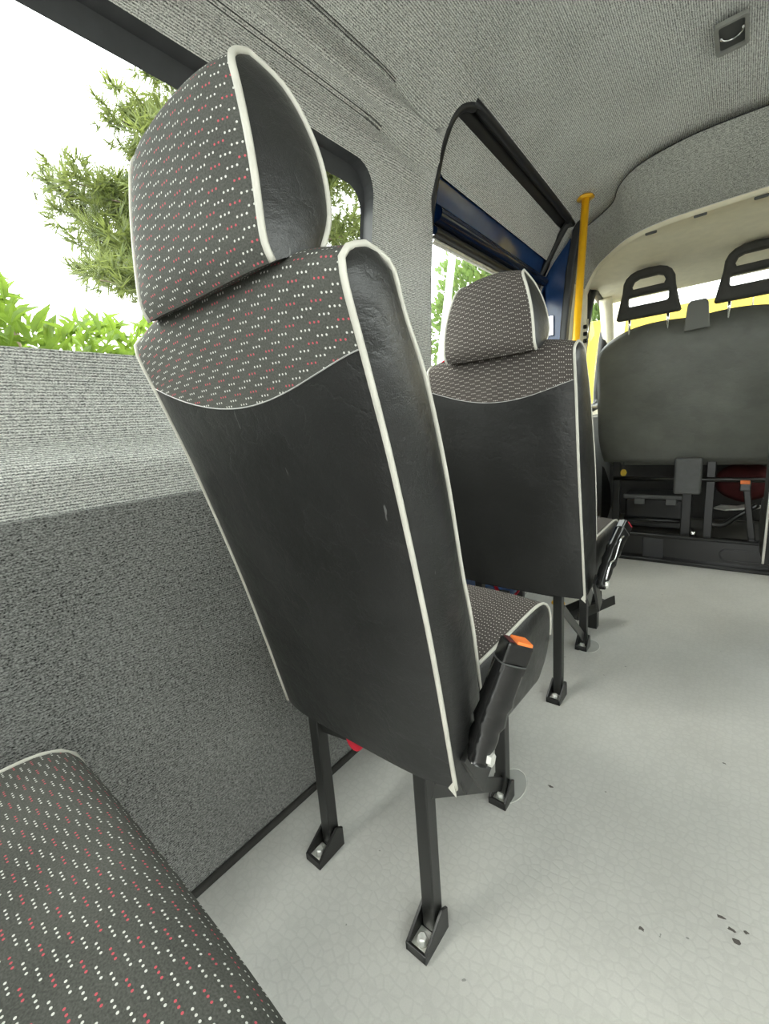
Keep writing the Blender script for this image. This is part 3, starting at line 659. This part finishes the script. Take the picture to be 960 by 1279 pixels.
# ---- seat belts: sleeved buckle stalks, red webbing
def stalk(parent, pts, w, th, btn, flat=(1, 0, 0), roll=0.0):
    P = smooth_path(pts, 5); V, F = [], []; n = 12; m = len(P)
    for i, p in enumerate(P):
        t = (P[min(i + 1, m - 1)] - P[max(i - 1, 0)]).normalized(); a = (Vector(flat) - t * t.dot(Vector(flat))).normalized(); b = t.cross(a)
        k = i / (m - 1); wr_ = 1 + 0.10 * math.sin(k * 34) * (1 if k < 0.62 else 0.0); ww = w * (0.62 + 0.38 * min(1, k * 2.2)) * wr_; tt = th * wr_
        for q in range(n):
            an = 2 * math.pi * q / n; c, s = math.cos(an), math.sin(an)
            V.append(p + b * ww / 2 * math.copysign(abs(c) ** 0.6, c) + a * tt / 2 * math.copysign(abs(s) ** 0.6, s))
    for i in range(m - 1):
        for q in range(n): F.append((i * n + q, i * n + (q + 1) % n, (i + 1) * n + (q + 1) % n, (i + 1) * n + q))
    F.append(tuple(range(n)))
    st = mobj('buckle_stalk', V, F, 'plastic', parent, None, True, label='black sleeved seat belt buckle stalk')
    t = (P[-1] - P[-3]).normalized(); a = (Vector(flat) - t * t.dot(Vector(flat))).normalized(); b = t.cross(a)
    rot = Matrix((a, b, t)).transposed(); c = P[-1] + t * 0.008
    tube('sleeve_rim', [P[-1] + b * w / 2 * math.copysign(abs(math.cos(q)) ** 0.6, math.cos(q)) + a * th / 2 * math.copysign(abs(math.sin(q)) ** 0.6, math.sin(q)) for q in [2 * math.pi * k / 20 for k in range(20)]], 0.0013, 'greyplastic', st, 5, True)
    box('buckle', c, (th * 0.85, w * 0.92, 0.050), 'plastic', st, 0.004, rot)
    box('release_button', c + t * 0.0245 + b * (0.14 * w), (th * 0.74, w * 0.56, 0.009), btn, st, 0.002, rot, label='orange release button')
    box('buckle_slot', c + t * 0.0245 - b * (0.30 * w), (th * 0.6, w * 0.16, 0.004), 'darkred', st, 0.0, rot)
    bm = bmesh.new(); bmesh.ops.create_cone(bm, cap_ends=True, segments=6, radius1=0.011, radius2=0.010, depth=0.010)
    bmesh.ops.rotate(bm, cent=(0, 0, 0), matrix=Matrix.Rotation(math.pi / 2, 3, 'Y'), verts=bm.verts)
    bmesh.ops.translate(bm, vec=P[1] + Vector((th * 0.55, 0.004, 0)), verts=bm.verts); bm_obj('anchor_bolt', bm, 'silver', st)
    return st
stalk(s1, [(-0.288, 0.518, 0.484), (-0.277, 0.537, 0.535), (-0.263, 0.552, 0.590), (-0.250, 0.567, 0.640)], 0.047, 0.036, 'orange', (0.75, -0.62, 0.1))
stalk(s2, [(-0.310, 1.37, 0.470), (-0.300, 1.42, 0.525), (-0.290, 1.47, 0.575), (-0.280, 1.52, 0.615)], 0.050, 0.030, 'red', (0.9, -0.4, 0.1))
tube('stalk_cable', smooth_path([(-0.290, 1.36, 0.50), (-0.284, 1.385, 0.545), (-0.280, 1.42, 0.55), (-0.272, 1.45, 0.60), (-0.268, 1.48, 0.61)], 5), 0.003, 'chrome', s2)
bar('stalk_bracket', (-0.300, 0.515, 0.500), (-0.300, 0.570, 0.405), 0.008, 0.040, 'steel', s1, 0.001)
bar('stalk_bracket', (-0.322, 1.365, 0.495), (-0.322, 1.430, 0.380), 0.008, 0.040, 'steel', s2, 0.001)
def ribbon(name, pts, w, wdir, mat, parent, label=None):
    P = smooth_path(pts, 5); wd = Vector(wdir).normalized() * w / 2; V, F = [], []
    for p in P: V += [p - wd, p + wd]
    for i in range(len(P) - 1): F.append((2 * i, 2 * i + 1, 2 * i + 3, 2 * i + 2))
    o = mobj(name, V, F, mat, parent, None, True, label); md = o.modifiers.new('t', 'SOLIDIFY'); md.thickness = 0.0022; md.offset = 0; return o
for (s, dx, dy_) in ((s1, 0, 0), (s2, -0.043, 0.878)):
    ribbon('belt_webbing', [(-0.700 + dx, 0.520 + dy_, 0.75), (-0.695 + dx, 0.46 + dy_, 0.98), (-0.680 + dx, 0.415 + dy_, 1.12), (-0.670 + dx, 0.385 + dy_, 1.188), (-0.668 + dx, 0.345 + dy_, 1.197), (-0.668 + dx, 0.325 + dy_, 1.190)], 0.046, (1, 0, 0.25), 'red', s, 'red seat belt webbing')
    box('belt_guide', (-0.690 + dx, 0.345 + dy_, 1.176), (0.060, 0.036, 0.012), 'piping', s, 0.004, Matrix.Rotation(-0.2, 3, 'Y'), label='off-white belt guide on the shoulder')
    ribbon('lap_webbing', [(-0.69 + dx, 0.62 + dy_, 0.42), (-0.64 + dx, 0.575 + dy_, 0.352), (-0.59 + dx, 0.56 + dy_, 0.338), (-0.54 + dx, 0.57 + dy_, 0.40)], 0.020, (0, 0.8, 0.6), 'red', s, 'red lap belt webbing below the seat')
# clear vinyl patches under the front feet
def patch(name, cx, cy, rx, ry, lab):
    V = [(cx, cy, 0.0015)] + [(cx + rx * math.cos(a), cy + ry * math.sin(a), 0.0015) for a in [2 * math.pi * k / 32 for k in range(32)]]
    o = mobj(name, V, [(0, 1 + k, 1 + (k + 1) % 32) for k in range(32)], 'patch', None, None, False); tag(o, lab, 'patch')
    tube('patch_rim', [Vector(v) for v in V[1:]], 0.0014, 'patchedge', o, 5, True)
patch('floor_patch', -0.436, 0.972, 0.040, 0.066, 'glossy round vinyl patch under the front foot of the near seat')
patch('floor_patch', -0.462, 1.860, 0.045, 0.062, 'round vinyl patch under the front foot of the second seat')
# folded steel channel on the second seat's frame
ch = thing('steel_bracket', 'angled black steel channel in front of the second seat, near its front foot', 'bracket', (-0.50, 2.12, 0))
A, B = Vector((-0.560, 1.955, 0.075)), Vector((-0.450, 2.16, 0.10))
bar('channel_base', A, B, 0.075, 0.006, 'steel', ch, 0.001)
xx = Vector((0.88, -0.47, 0)).normalized() * 0.037
bar('channel_wall', A + xx + Vector((0, 0, 0.02)), B + xx + Vector((0, 0, 0.02)), 0.005, 0.045, 'steel', ch, 0.001)
bar('channel_wall', A - xx + Vector((0, 0, 0.02)), B - xx + Vector((0, 0, 0.02)), 0.005, 0.045, 'steel', ch, 0.001)
bar('stand', (-0.50, 2.06, 0.0), (-0.50, 2.06, 0.083), 0.06, 0.04, 'steel', ch, 0.001)

# ------------------------------------------------------------------ grab pole
gp = thing('grab_pole', 'bright yellow grab pole between the floor and the ceiling behind the cab', 'pole', (-0.655, 2.25, 0))
pb, pt = Vector((-0.712, 2.25, 0.0)), Vector((-0.598, 2.25, 1.925))
tube('pole', [pb, pb.lerp(pt, 0.5), pt], 0.0165, 'yellow', gp, 20)
for c, dz_ in ((pt, 0.0), (pb, 0.006)):
    bm = bmesh.new(); bmesh.ops.create_cone(bm, cap_ends=True, segments=24, radius1=0.036, radius2=0.030, depth=0.010)
    bmesh.ops.translate(bm, vec=c + Vector((0, 0, dz_)), verts=bm.verts); bm_obj('flange', bm, 'yellow', gp, True)
# recessed catch in the ceiling
lc = thing('ceiling_catch', 'small recessed square catch with a curved chrome lip in the grey ceiling lining', 'catch', (-0.09, 1.715, 1.975))
zc = 1.968
fr = curve_plate('catch_frame', [rrect(-0.036, -0.066, 0.036, 0.066, 0.010), rrect(-0.027, -0.054, 0.027, 0.054, 0.006)], 0.005, 0.002, lambda v: Vector((-0.09 + v.x, 1.715 + v.y, zc + v.z)), 'lampgrey', lc)
box('recess', (-0.09, 1.715, zc + 0.004), (0.054, 0.108, 0.002), 'greyplastic', lc)
tube('chrome_lip', [Vector((-0.09 + 0.024 * math.cos(a), 1.700 + 0.030 * math.sin(a), zc - 0.002)) for a in [math.radians(-10 + 15 * k) for k in range(13)]], 0.003, 'chrome', lc)

# ------------------------------------------------------------------ cab bench with two headrests
cb = thing('cab_bench_seat', 'dark grey-green vinyl double cab seat seen from behind under two slotted headrests', 'seat', (-0.23, 3.2, 0.18))
def bench(a, b):
    s = 2 * a - 1; z = lerp(0.655, 1.478, b)
    edge_ = 1 - max(0, (b - 0.80) / 0.20) ** 2.2 * 0.20 - max(0, (0.25 - b) / 0.25) ** 2 * 0.05
    x = -0.245 + s * 0.508 * edge_; y = lerp(3.20, 3.06, b) + 0.05 * abs(s) ** 6 + 0.05 * b ** 12 + 0.03 * (1 - b) ** 8 - 0.012 * math.sin(math.pi * b)
    z -= 0.030 * (abs(s) ** 3.5) * (b > 0.5) * ((b - 0.5) * 2) ** 2; z += 0.012 * math.sin(math.pi * abs(s)) * b ** 8
    return (Vector((x, y, z)), (a, b))
V, F, UV = grid(36, 26, bench); n1 = len(V)
V2, F2, _ = grid(36, 26, lambda a, b: ((bench(a, b)[0] + Vector((0, 0.13 - 0.02 * b, 0))), 0))
V += V2; F += [tuple(n1 + i for i in f[::-1]) for f in F2]; UV += UV
bd = [i for i in range(37)] + [37 * j + 36 for j in range(1, 27)] + [37 * 26 + i for i in range(35, -1, -1)] + [37 * j for j in range(25, 0, -1)]
for i in range(len(bd)): p, q = bd[i], bd[(i + 1) % len(bd)]; F.append((q, p, n1 + p, n1 + q))
mobj('bench_back', V, F, 'cableather', cb, UV, True)
box('bench_cushion', (-0.23, 3.48, 0.70), (0.95, 0.46, 0.14), 'cableather', cb, 0.04, seg=4)
# middle strap flap over the top edge
prism('strap_flap', [(-0.278, 1.400), (-0.286, 1.395), (-0.170, 1.400), (-0.178, 1.40), (-0.180, 1.53), (-0.192, 1.545), (-0.262, 1.545), (-0.275, 1.53)][1:2] + [(-0.170, 1.400), (-0.182, 1.53), (-0.194, 1.548), (-0.262, 1.548), (-0.274, 1.53)], 1, 3.012, 3.030, 'cableather', cb, 0.004)
def harch(cx, mat='softblack'):
    def arch(w0, w1, z0, z1, n=10):
        out = [(-w0, z0)]
        for k in range(n + 1):
            a = math.pi * (1 - k / n); out.append((w1 * math.copysign(abs(math.cos(a)) ** 0.75, math.cos(a)), z0 + 0.55 * (z1 - z0) + 0.45 * (z1 - z0) * abs(math.sin(a)) ** 0.7))
        out.append((w0, z0)); return out
    outer = arch(0.158, 0.128, 0.0, 0.245); outer = [(-0.150, -0.008)] + outer[0:1] + outer[1:] + [(0.150, -0.008)]
    up = [(-0.075, 0.148), (0.075, 0.148), (0.082, 0.165), (0.070, 0.190), (0.045, 0.200), (-0.045, 0.200), (-0.070, 0.190), (-0.082, 0.165)]
    lo = rrect(-0.098, 0.060, 0.098, 0.112, 0.014, 4)
    place = lambda v: Vector((cx + v.x, 3.00 + 0.10 * 0 + v.z - 0.05 * v.y, 1.515 + v.y))
    h = curve_plate('cab_headrest', [outer, up, lo], 0.028, 0.014, place, mat, cb, label='black slotted headrest')
    for s in (-0.095, 0.095): tube('headrest_post', [(cx + s, 3.03, 1.43), (cx + s, 3.015, 1.53)], 0.007, 'chrome', h)
    return h
harch(-0.458); harch(0.000)
# bench frame and things below it
box('under_bench_shade', (-0.25, 3.78, 0.42), (1.02, 0.04, 0.46), 'softblack', cb, 0.01)  # dark panel added to stand in for the deep shade under the bench
for x in (-0.645, -0.130, 0.20):
    bar('frame_post', (x, 3.27, 0.18), (x, 3.27, 0.70), 0.045, 0.035, 'steel', cb, 0.004)
tube('frame_tube', [(-0.66, 3.25, 0.545), (0.25, 3.25, 0.545)], 0.014, 'steel', cb, 12)
tube('frame_tube', [(-0.60, 3.30, 0.26), (-0.25, 3.30, 0.26)], 0.012, 'steel', cb, 12)
tube('frame_tube', smooth_path([(-0.13, 3.27, 0.27), (-0.06, 3.28, 0.26), (0.0, 3.34, 0.30), (0.10, 3.45, 0.36)], 5), 0.016, 'steel', cb, 12)
tube('control_rod', smooth_path([(-0.56, 3.40, 0.655), (-0.45, 3.40, 0.665), (-0.3, 3.40, 0.66), (-0.1, 3.40, 0.64)], 4), 0.005, 'chrome', cb)
box('lever_block', (-0.240, 3.185, 0.575), (0.140, 0.05, 0.225), 'greyplastic', cb, 0.014, seg=3, label='grey rounded plastic cover below the bench back')
bar('frame_post', (-0.245, 3.29, 0.18), (-0.245, 3.29, 0.48), 0.055, 0.04, 'steel', cb, 0.006)
bm = bmesh.new(); bmesh.ops.create_uvsphere(bm, u_segments=16, v_segments=10, radius=0.019); bmesh.ops.translate(bm, vec=(-0.200, 3.235, 0.205), verts=bm.verts)
bm_obj('bolt_cap', bm, 'chrome', cb, True)
tb = thing('storage_box', 'low black plastic box under the cab seat behind the frame tube', 'box', (-0.42, 3.42, 0.18))
box('box_body', (-0.42, 3.43, 0.30), (0.36, 0.22, 0.20), 'plastic', tb, 0.012)
box('box_lid', (-0.42, 3.42, 0.415), (0.38, 0.24, 0.03), 'greyplastic', tb, 0.008)
for x in (-0.51, -0.33): box('box_latch', (x, 3.30, 0.385), (0.06, 0.014, 0.04), 'greyplastic', tb, 0.004)
kt = thing('key_tag', 'small yellow tag hanging below the left end of the cab seat', 'tag', (-0.60, 3.24, 0.56))
prism('tag_disc', [(-0.60 + 0.020 * math.cos(a), 0.585 + 0.024 * math.sin(a)) for a in [2 * math.pi * k / 7 for k in range(7)]], 1, 3.236, 3.244, 'headyellow', kt, 0.001)
tube('cord', [(-0.60, 3.24, 0.605), (-0.60, 3.24, 0.655)], 0.002, 'softblack', kt)
rd = thing('wheel_cover', 'rounded black plastic trim at the far left under the cab seat', 'trim', (-0.74, 3.32, 0.18))
V, F, _ = grid(14, 8, lambda a, b: (Vector((-0.755 + 0.085 * math.cos(math.pi * (a - 0.5)) * math.sin(math.pi * (0.15 + 0.7 * b)), 3.34 - 0.11 * math.sin(math.pi * (a)) , lerp(0.19, 0.62, b) + 0.0)), 0))
mobj('cover_shell', V, F, 'plastic', rd)
rc = thing('red_bag', 'dark red cloth bundle on the cab floor under the right part of the double seat', 'bag', (0.02, 3.55, 0.18))
V, F, _ = grid(20, 12, lambda a, b: (Vector((0.03 + (0.15 + 0.012 * math.sin(9 * a * 6.28 + 3 * b)) * math.cos(2 * math.pi * a) * math.sin(math.pi * (0.02 + 0.96 * b)), 3.66 + 0.055 * math.sin(2 * math.pi * a) * math.sin(math.pi * (0.02 + 0.96 * b)), 0.47 - 0.12 * math.cos(math.pi * b) + 0.01 * math.sin(14 * a))), 0))
mobj('cloth', V, F, 'darkred', rc)
bk = thing('cab_belt_buckle', 'black buckle stalk with orange button standing right of the grey cover under the cab seat', 'buckle', (0.06, 3.24, 0.20))
st = bar('stalk', (0.085, 3.25, 0.18), (0.040, 3.24, 0.50), 0.035, 0.02, 'plastic', bk, 0.006)
box('buckle_head', (0.034, 3.235, 0.51), (0.052, 0.024, 0.055), 'plastic', bk, 0.005)
box('release_button', (0.032, 3.226, 0.535), (0.044, 0.016, 0.022), 'orange', bk, 0.003, label='orange release button')
pd = prism('metal_plate', [(-0.12, 3.45), (-0.05, 3.40), (0.10, 3.50), (0.16, 3.60), (0.05, 3.62), (0.0, 3.55), (-0.08, 3.56)], 2, 0.325, 0.335, 'silver', None, 0.003)
tag(pd, 'crumpled silver metal plate under the cab seat above the bent black tube', 'plate')

# ------------------------------------------------------------------ loose dirt marks on the floor
mk = [(-0.092, 0.793, 0.010), (0.028, 0.905, 0.012), (0.045, 0.89, 0.010), (0.055, 0.872, 0.012), (0.066, 0.90, 0.008), (-0.345, 1.03, 0.010), (0.115, 1.02, 0.010), (0.02, 1.38, 0.008)]
g_ = 'dirt flecks on the floor'
labs = ['lone dark dirt fleck low on the floor, left of the scuffed group', 'leftmost dark fleck of the scuffed group low on the right of the floor', 'second dark fleck of the scuffed group on the right of the floor',
        'lowest dark fleck of the scuffed group on the right of the floor', 'rightmost dark fleck of the scuffed group on the right of the floor', 'dark dirt fleck just right of the round patch under the near seat',
        'thin dark fleck by the right edge of the floor above the scuffed group', 'tiny dark fleck on the floor farthest from the camera, towards the right edge']
for (x, y, r), lb in zip(mk, labs):
    V = [(x + r * random.uniform(0.3, 1) * math.cos(a), y + r * random.uniform(0.2, 0.6) * math.sin(a), 0.0012) for a in [2 * math.pi * k / 9 for k in range(9)]]
    tag(mobj('dirt_fleck', V, [tuple(range(9))], 'dirtmark', None, None, False), lb, 'dirt', g_)

# ------------------------------------------------------------------ outside
gr = box('floor_outside', (0, 10, -0.72), (160, 160, 0.1), 'tarmac', kind='structure'); gr.name = 'ground'
def leaf_mesh(name, L, Wd, mat):
    V = [(0, 0, 0), (Wd * 0.42, L * 0.30, 0.012 * L / 0.1), (Wd * 0.5, L * 0.55, 0.010), (0, L, -0.01), (-Wd * 0.5, L * 0.55, 0.010), (-Wd * 0.42, L * 0.30, 0.012), (0, L * 0.30, 0), (0, L * 0.55, 0.0)]
    F = [(0, 1, 6), (0, 6, 5), (6, 1, 2, 7), (5, 6, 7, 4), (7, 2, 3), (4, 7, 3)]
    me = bpy.data.meshes.new(name); me.from_pydata(V, [], F); me.materials.append(M[mat]); return me
def orient(p, d, roll, s=1.0):
    d = Vector(d).normalized(); q = d.to_track_quat('Y', 'Z').to_matrix().to_4x4()
    return Matrix.Translation(p) @ q @ Matrix.Rotation(roll, 4, 'Y') @ Matrix.Scale(s, 4)
def join_leaves(name, mats, me0, parent, mat, kind='stuff'):
    V, F = [], []; base = [v.co.copy() for v in me0.vertices]; fs = [tuple(p.vertices) for p in me0.polygons]
    for Mx in mats:
        n = len(V); V += [Mx @ v for v in base]; F += [tuple(n + i for i in f) for f in fs]
    return mobj(name, V, F, mat, parent, None, False, None, kind)
bush = thing('laurel_bush', 'bright lime green laurel bush outside the left window at its lower corner', 'bush', (-2.0, 0.4, -0.67))
lm = leaf_mesh('leaf', 0.088, 0.024, 'leaf')
def bush_top(y): return 1.50 - 0.20 * max(0, (y - 0.35)) * 1.1 + 0.05 * math.sin(9 * y) + 0.03 * math.sin(23 * y)
near, rest = [], []
for k in range(5200):
    y = random.uniform(-1.2, 1.7); x = -1.55 - abs(random.gauss(0, 0.35)); top = bush_top(y * (1.8 / -x) if y > 0 else y) + (-x - 1.8) * 0.25
    z = top - abs(random.gauss(0, 0.28)); dvec = Vector((random.uniform(-0.3, 1), random.uniform(-1, 1), random.uniform(-0.1, 1.1)))
    Mx = orient((x, y, z), dvec, random.uniform(-1, 1), random.uniform(0.6, 1.15))
    vis = (0.0 < y < 0.95 and z > 1.20 and x > -1.9)
    (near if vis and len(near) < 290 else rest).append(Mx)
wi = Matrix.Translation(-Vector(bush['_w']))
for Mx in near:
    o = bpy.data.objects.new('leaf', lm); COL.objects.link(o); o.parent = bush; o.matrix_parent_inverse = wi; o.matrix_basis = Mx
join_leaves('foliage', rest, lm, bush, 'leaf')
for k in range(14):
    y = -1.0 + 0.19 * k; tube('stem', smooth_path([(-1.9, y, -0.67), (-1.9 + random.uniform(-.1, .1), y + random.uniform(-.1, .1), 0.5), (-1.85 + random.uniform(-.1, .15), y + random.uniform(-.15, .15), bush_top(y) - 0.08)], 3), 0.012, 'bark', bush, 6)
# pine: trunk, boughs, needle tufts
CAM = Vector((0, 0, 1.0)); RM = Matrix(R)
def away(px, py, X):
    d = RM @ Vector((px - 480, -(py - 639.5), -537.9566)); return CAM + d * (X / d.x)
def tuft_mesh(name, L, n, mat):
    rnd = random.Random(3); V, F = [], []
    for k in range(n):
        d = Vector((rnd.uniform(-1, 1), rnd.uniform(-0.2, 1.2), rnd.uniform(-0.7, 1))).normalized(); s = d.cross(Vector((0.3, 0.2, 1))).normalized() * L * 0.055
        b0 = Vector((0, rnd.uniform(0, L * 0.6), 0)); i = len(V); V += [b0 - s, b0 + s, b0 + d * L]; F.append((i, i + 1, i + 2))
    me = bpy.data.meshes.new(name); me.from_pydata(V, [], F); me.materials.append(M[mat]); return me
def pine(label, X, trunk, tips, dens, spread, seed):
    rnd = random.Random(seed); t0 = away(trunk[0][0], trunk[0][1], X); base = Vector((t0.x, t0.y - 0.2, -0.67))
    root = thing('pine_tree', label, 'tree', base)
    top = away(trunk[1][0], trunk[1][1], X)
    tr_ = [base, base.lerp(top, 0.35) + Vector((0.1, 0.1, 0)), base.lerp(top, 0.7), top]
    tube('trunk', smooth_path(tr_, 5), 0.1, 'bark', root, 10, rr=[lerp(0.17, 0.03, i / 15) for i in range(16)])
    T = tuft_mesh('tuft', 0.20, 16, 'needle'); mats = []
    for (px, py, h, big) in tips:
        tip = away(px, py, X + rnd.uniform(-0.8, 0.8)); st_ = base.lerp(top, h); mid = st_.lerp(tip, 0.5) + Vector((0, 0, -0.15)); P = smooth_path([st_, mid, tip], 8)
        tube('branch', P, 0.02, 'bark', root, 5, rr=[lerp(0.035, 0.008, i / (len(P) - 1)) for i in range(len(P))])
        for k in range(int(dens * big)):
            u = rnd.random() ** 0.5; q = P[min(len(P) - 1, int((0.45 + 0.55 * u) * (len(P) - 1)))]
            r = spread * (0.4 + 0.6 * rnd.random()) * big ** 0.5; off = Vector((rnd.gauss(0, r), rnd.gauss(0, r), rnd.gauss(0, r * 0.55)))
            mats.append(orient(q + off, off + Vector((0, 0, 0.15)), rnd.uniform(0, 6), rnd.uniform(0.7, 1.3)))
    join_leaves('needles', mats, T, root, 'needle')
    return root
pine('tall open pine tree outside the left window, its boughs left of the headrest', -6.5, ((330, 560), (300, 60)),
     [(75, 225, .72, .7), (95, 270, .66, .9), (70, 240, .66, .6), (120, 300, .6, .8), (115, 335, .55, .8), (150, 350, .55, .8), (160, 280, .62, .8), (140, 250, .7, .5), (150, 150, .8, .6), (175, 150, .85, .8), (205, 100, .9, .8), (240, 95, .92, .9), (200, 180, .8, 1), (150, 320, .6, .8),
      (125, 350, .55, .7), (180, 360, .55, 1), (185, 300, .6, 1.1), (200, 240, .7, 1.2), (225, 300, .6, 1), (240, 200, .75, 1), (160, 200, .75, .5), (280, 140, .85, 1.2),
      (400, 190, .8, 1.3), (430, 230, .75, 1.4), (415, 290, .7, 1.4), (455, 200, .75, 1.2), (450, 290, .65, 1.5), (400, 330, .6, 1.4), (350, 200, .8, 1.4), (345, 300, .7, 1.4), (300, 350, .6, 1.2)], 105, 0.24, 11)
def tree(label, c, rad, mat='tree', n=2600, seed=1):
    rnd = random.Random(seed); root = thing('leafy_tree', label, 'tree', (c[0], c[1], -0.67)); T = leaf_mesh('tl', 0.26, 0.16, mat); mats = []
    for k in range(n):
        v = Vector((rnd.gauss(0, 1), rnd.gauss(0, 1), rnd.gauss(0, 1))).normalized() * (0.65 + 0.4 * rnd.random()); lob = 1 + 0.18 * math.sin(5 * v.x + 2) * math.cos(4 * v.z + 3 * v.y)
        p = Vector((c[0] + v.x * rad[0] * lob, c[1] + v.y * rad[1] * lob, c[2] + v.z * rad[2] * lob)); mats.append(orient(p, v + Vector((0, 0, .3)), rnd.uniform(0, 6), rnd.uniform(.7, 1.4)))
    join_leaves('foliage', mats, T, root, mat); tube('trunk', [(c[0], c[1], -0.67), (c[0], c[1], c[2])], 0.15, 'bark', root, 8)
tc = away(610, 400, -9.0)
tree('pale green leafy tree seen through the sliding door window above the second headrest', tuple(tc), (2.6, 2.6, 2.9), n=4200, seed=4)
tc = away(743, 425, -4.6)
tree('far leafy tree seen through the narrow cab door window right of the yellow pole', tuple(tc), (0.9, 0.9, 1.6), n=900, seed=9)
lp = thing('lamp_post', 'slim white post outside the sliding door window', 'post', (-5.0, 8.4, -0.67))
a_, b_ = away(567, 300, -5.0), away(551, 445, -5.0); dd = (b_ - a_) / (b_.z - a_.z)
tube('post', [b_ + dd * (-0.67 - b_.z), a_ + dd * 1.5], 0.075, 'white', lp, 12)
tube('post_cap', [a_ + dd * 1.5, a_ + dd * 1.62], 0.09, 'white', lp, 12)
yw = thing('yellow_hoarding', 'long yellow painted barrier seen through the windscreen between the cab headrests', 'barrier', (0, 9.0, -0.67))
for k in range(6): box('barrier_panel', (-3 + 2 * k, 9.0, 0.97), (1.98, 0.08, 3.28), 'headyellow', yw, 0.01)
for k in range(7): box('barrier_post', (-4 + 2 * k, 9.1, 0.97), (0.1, 0.1, 3.32), 'white', yw, 0.01)
for o in bpy.data.objects:
    if '_w' in o: del o['_w']
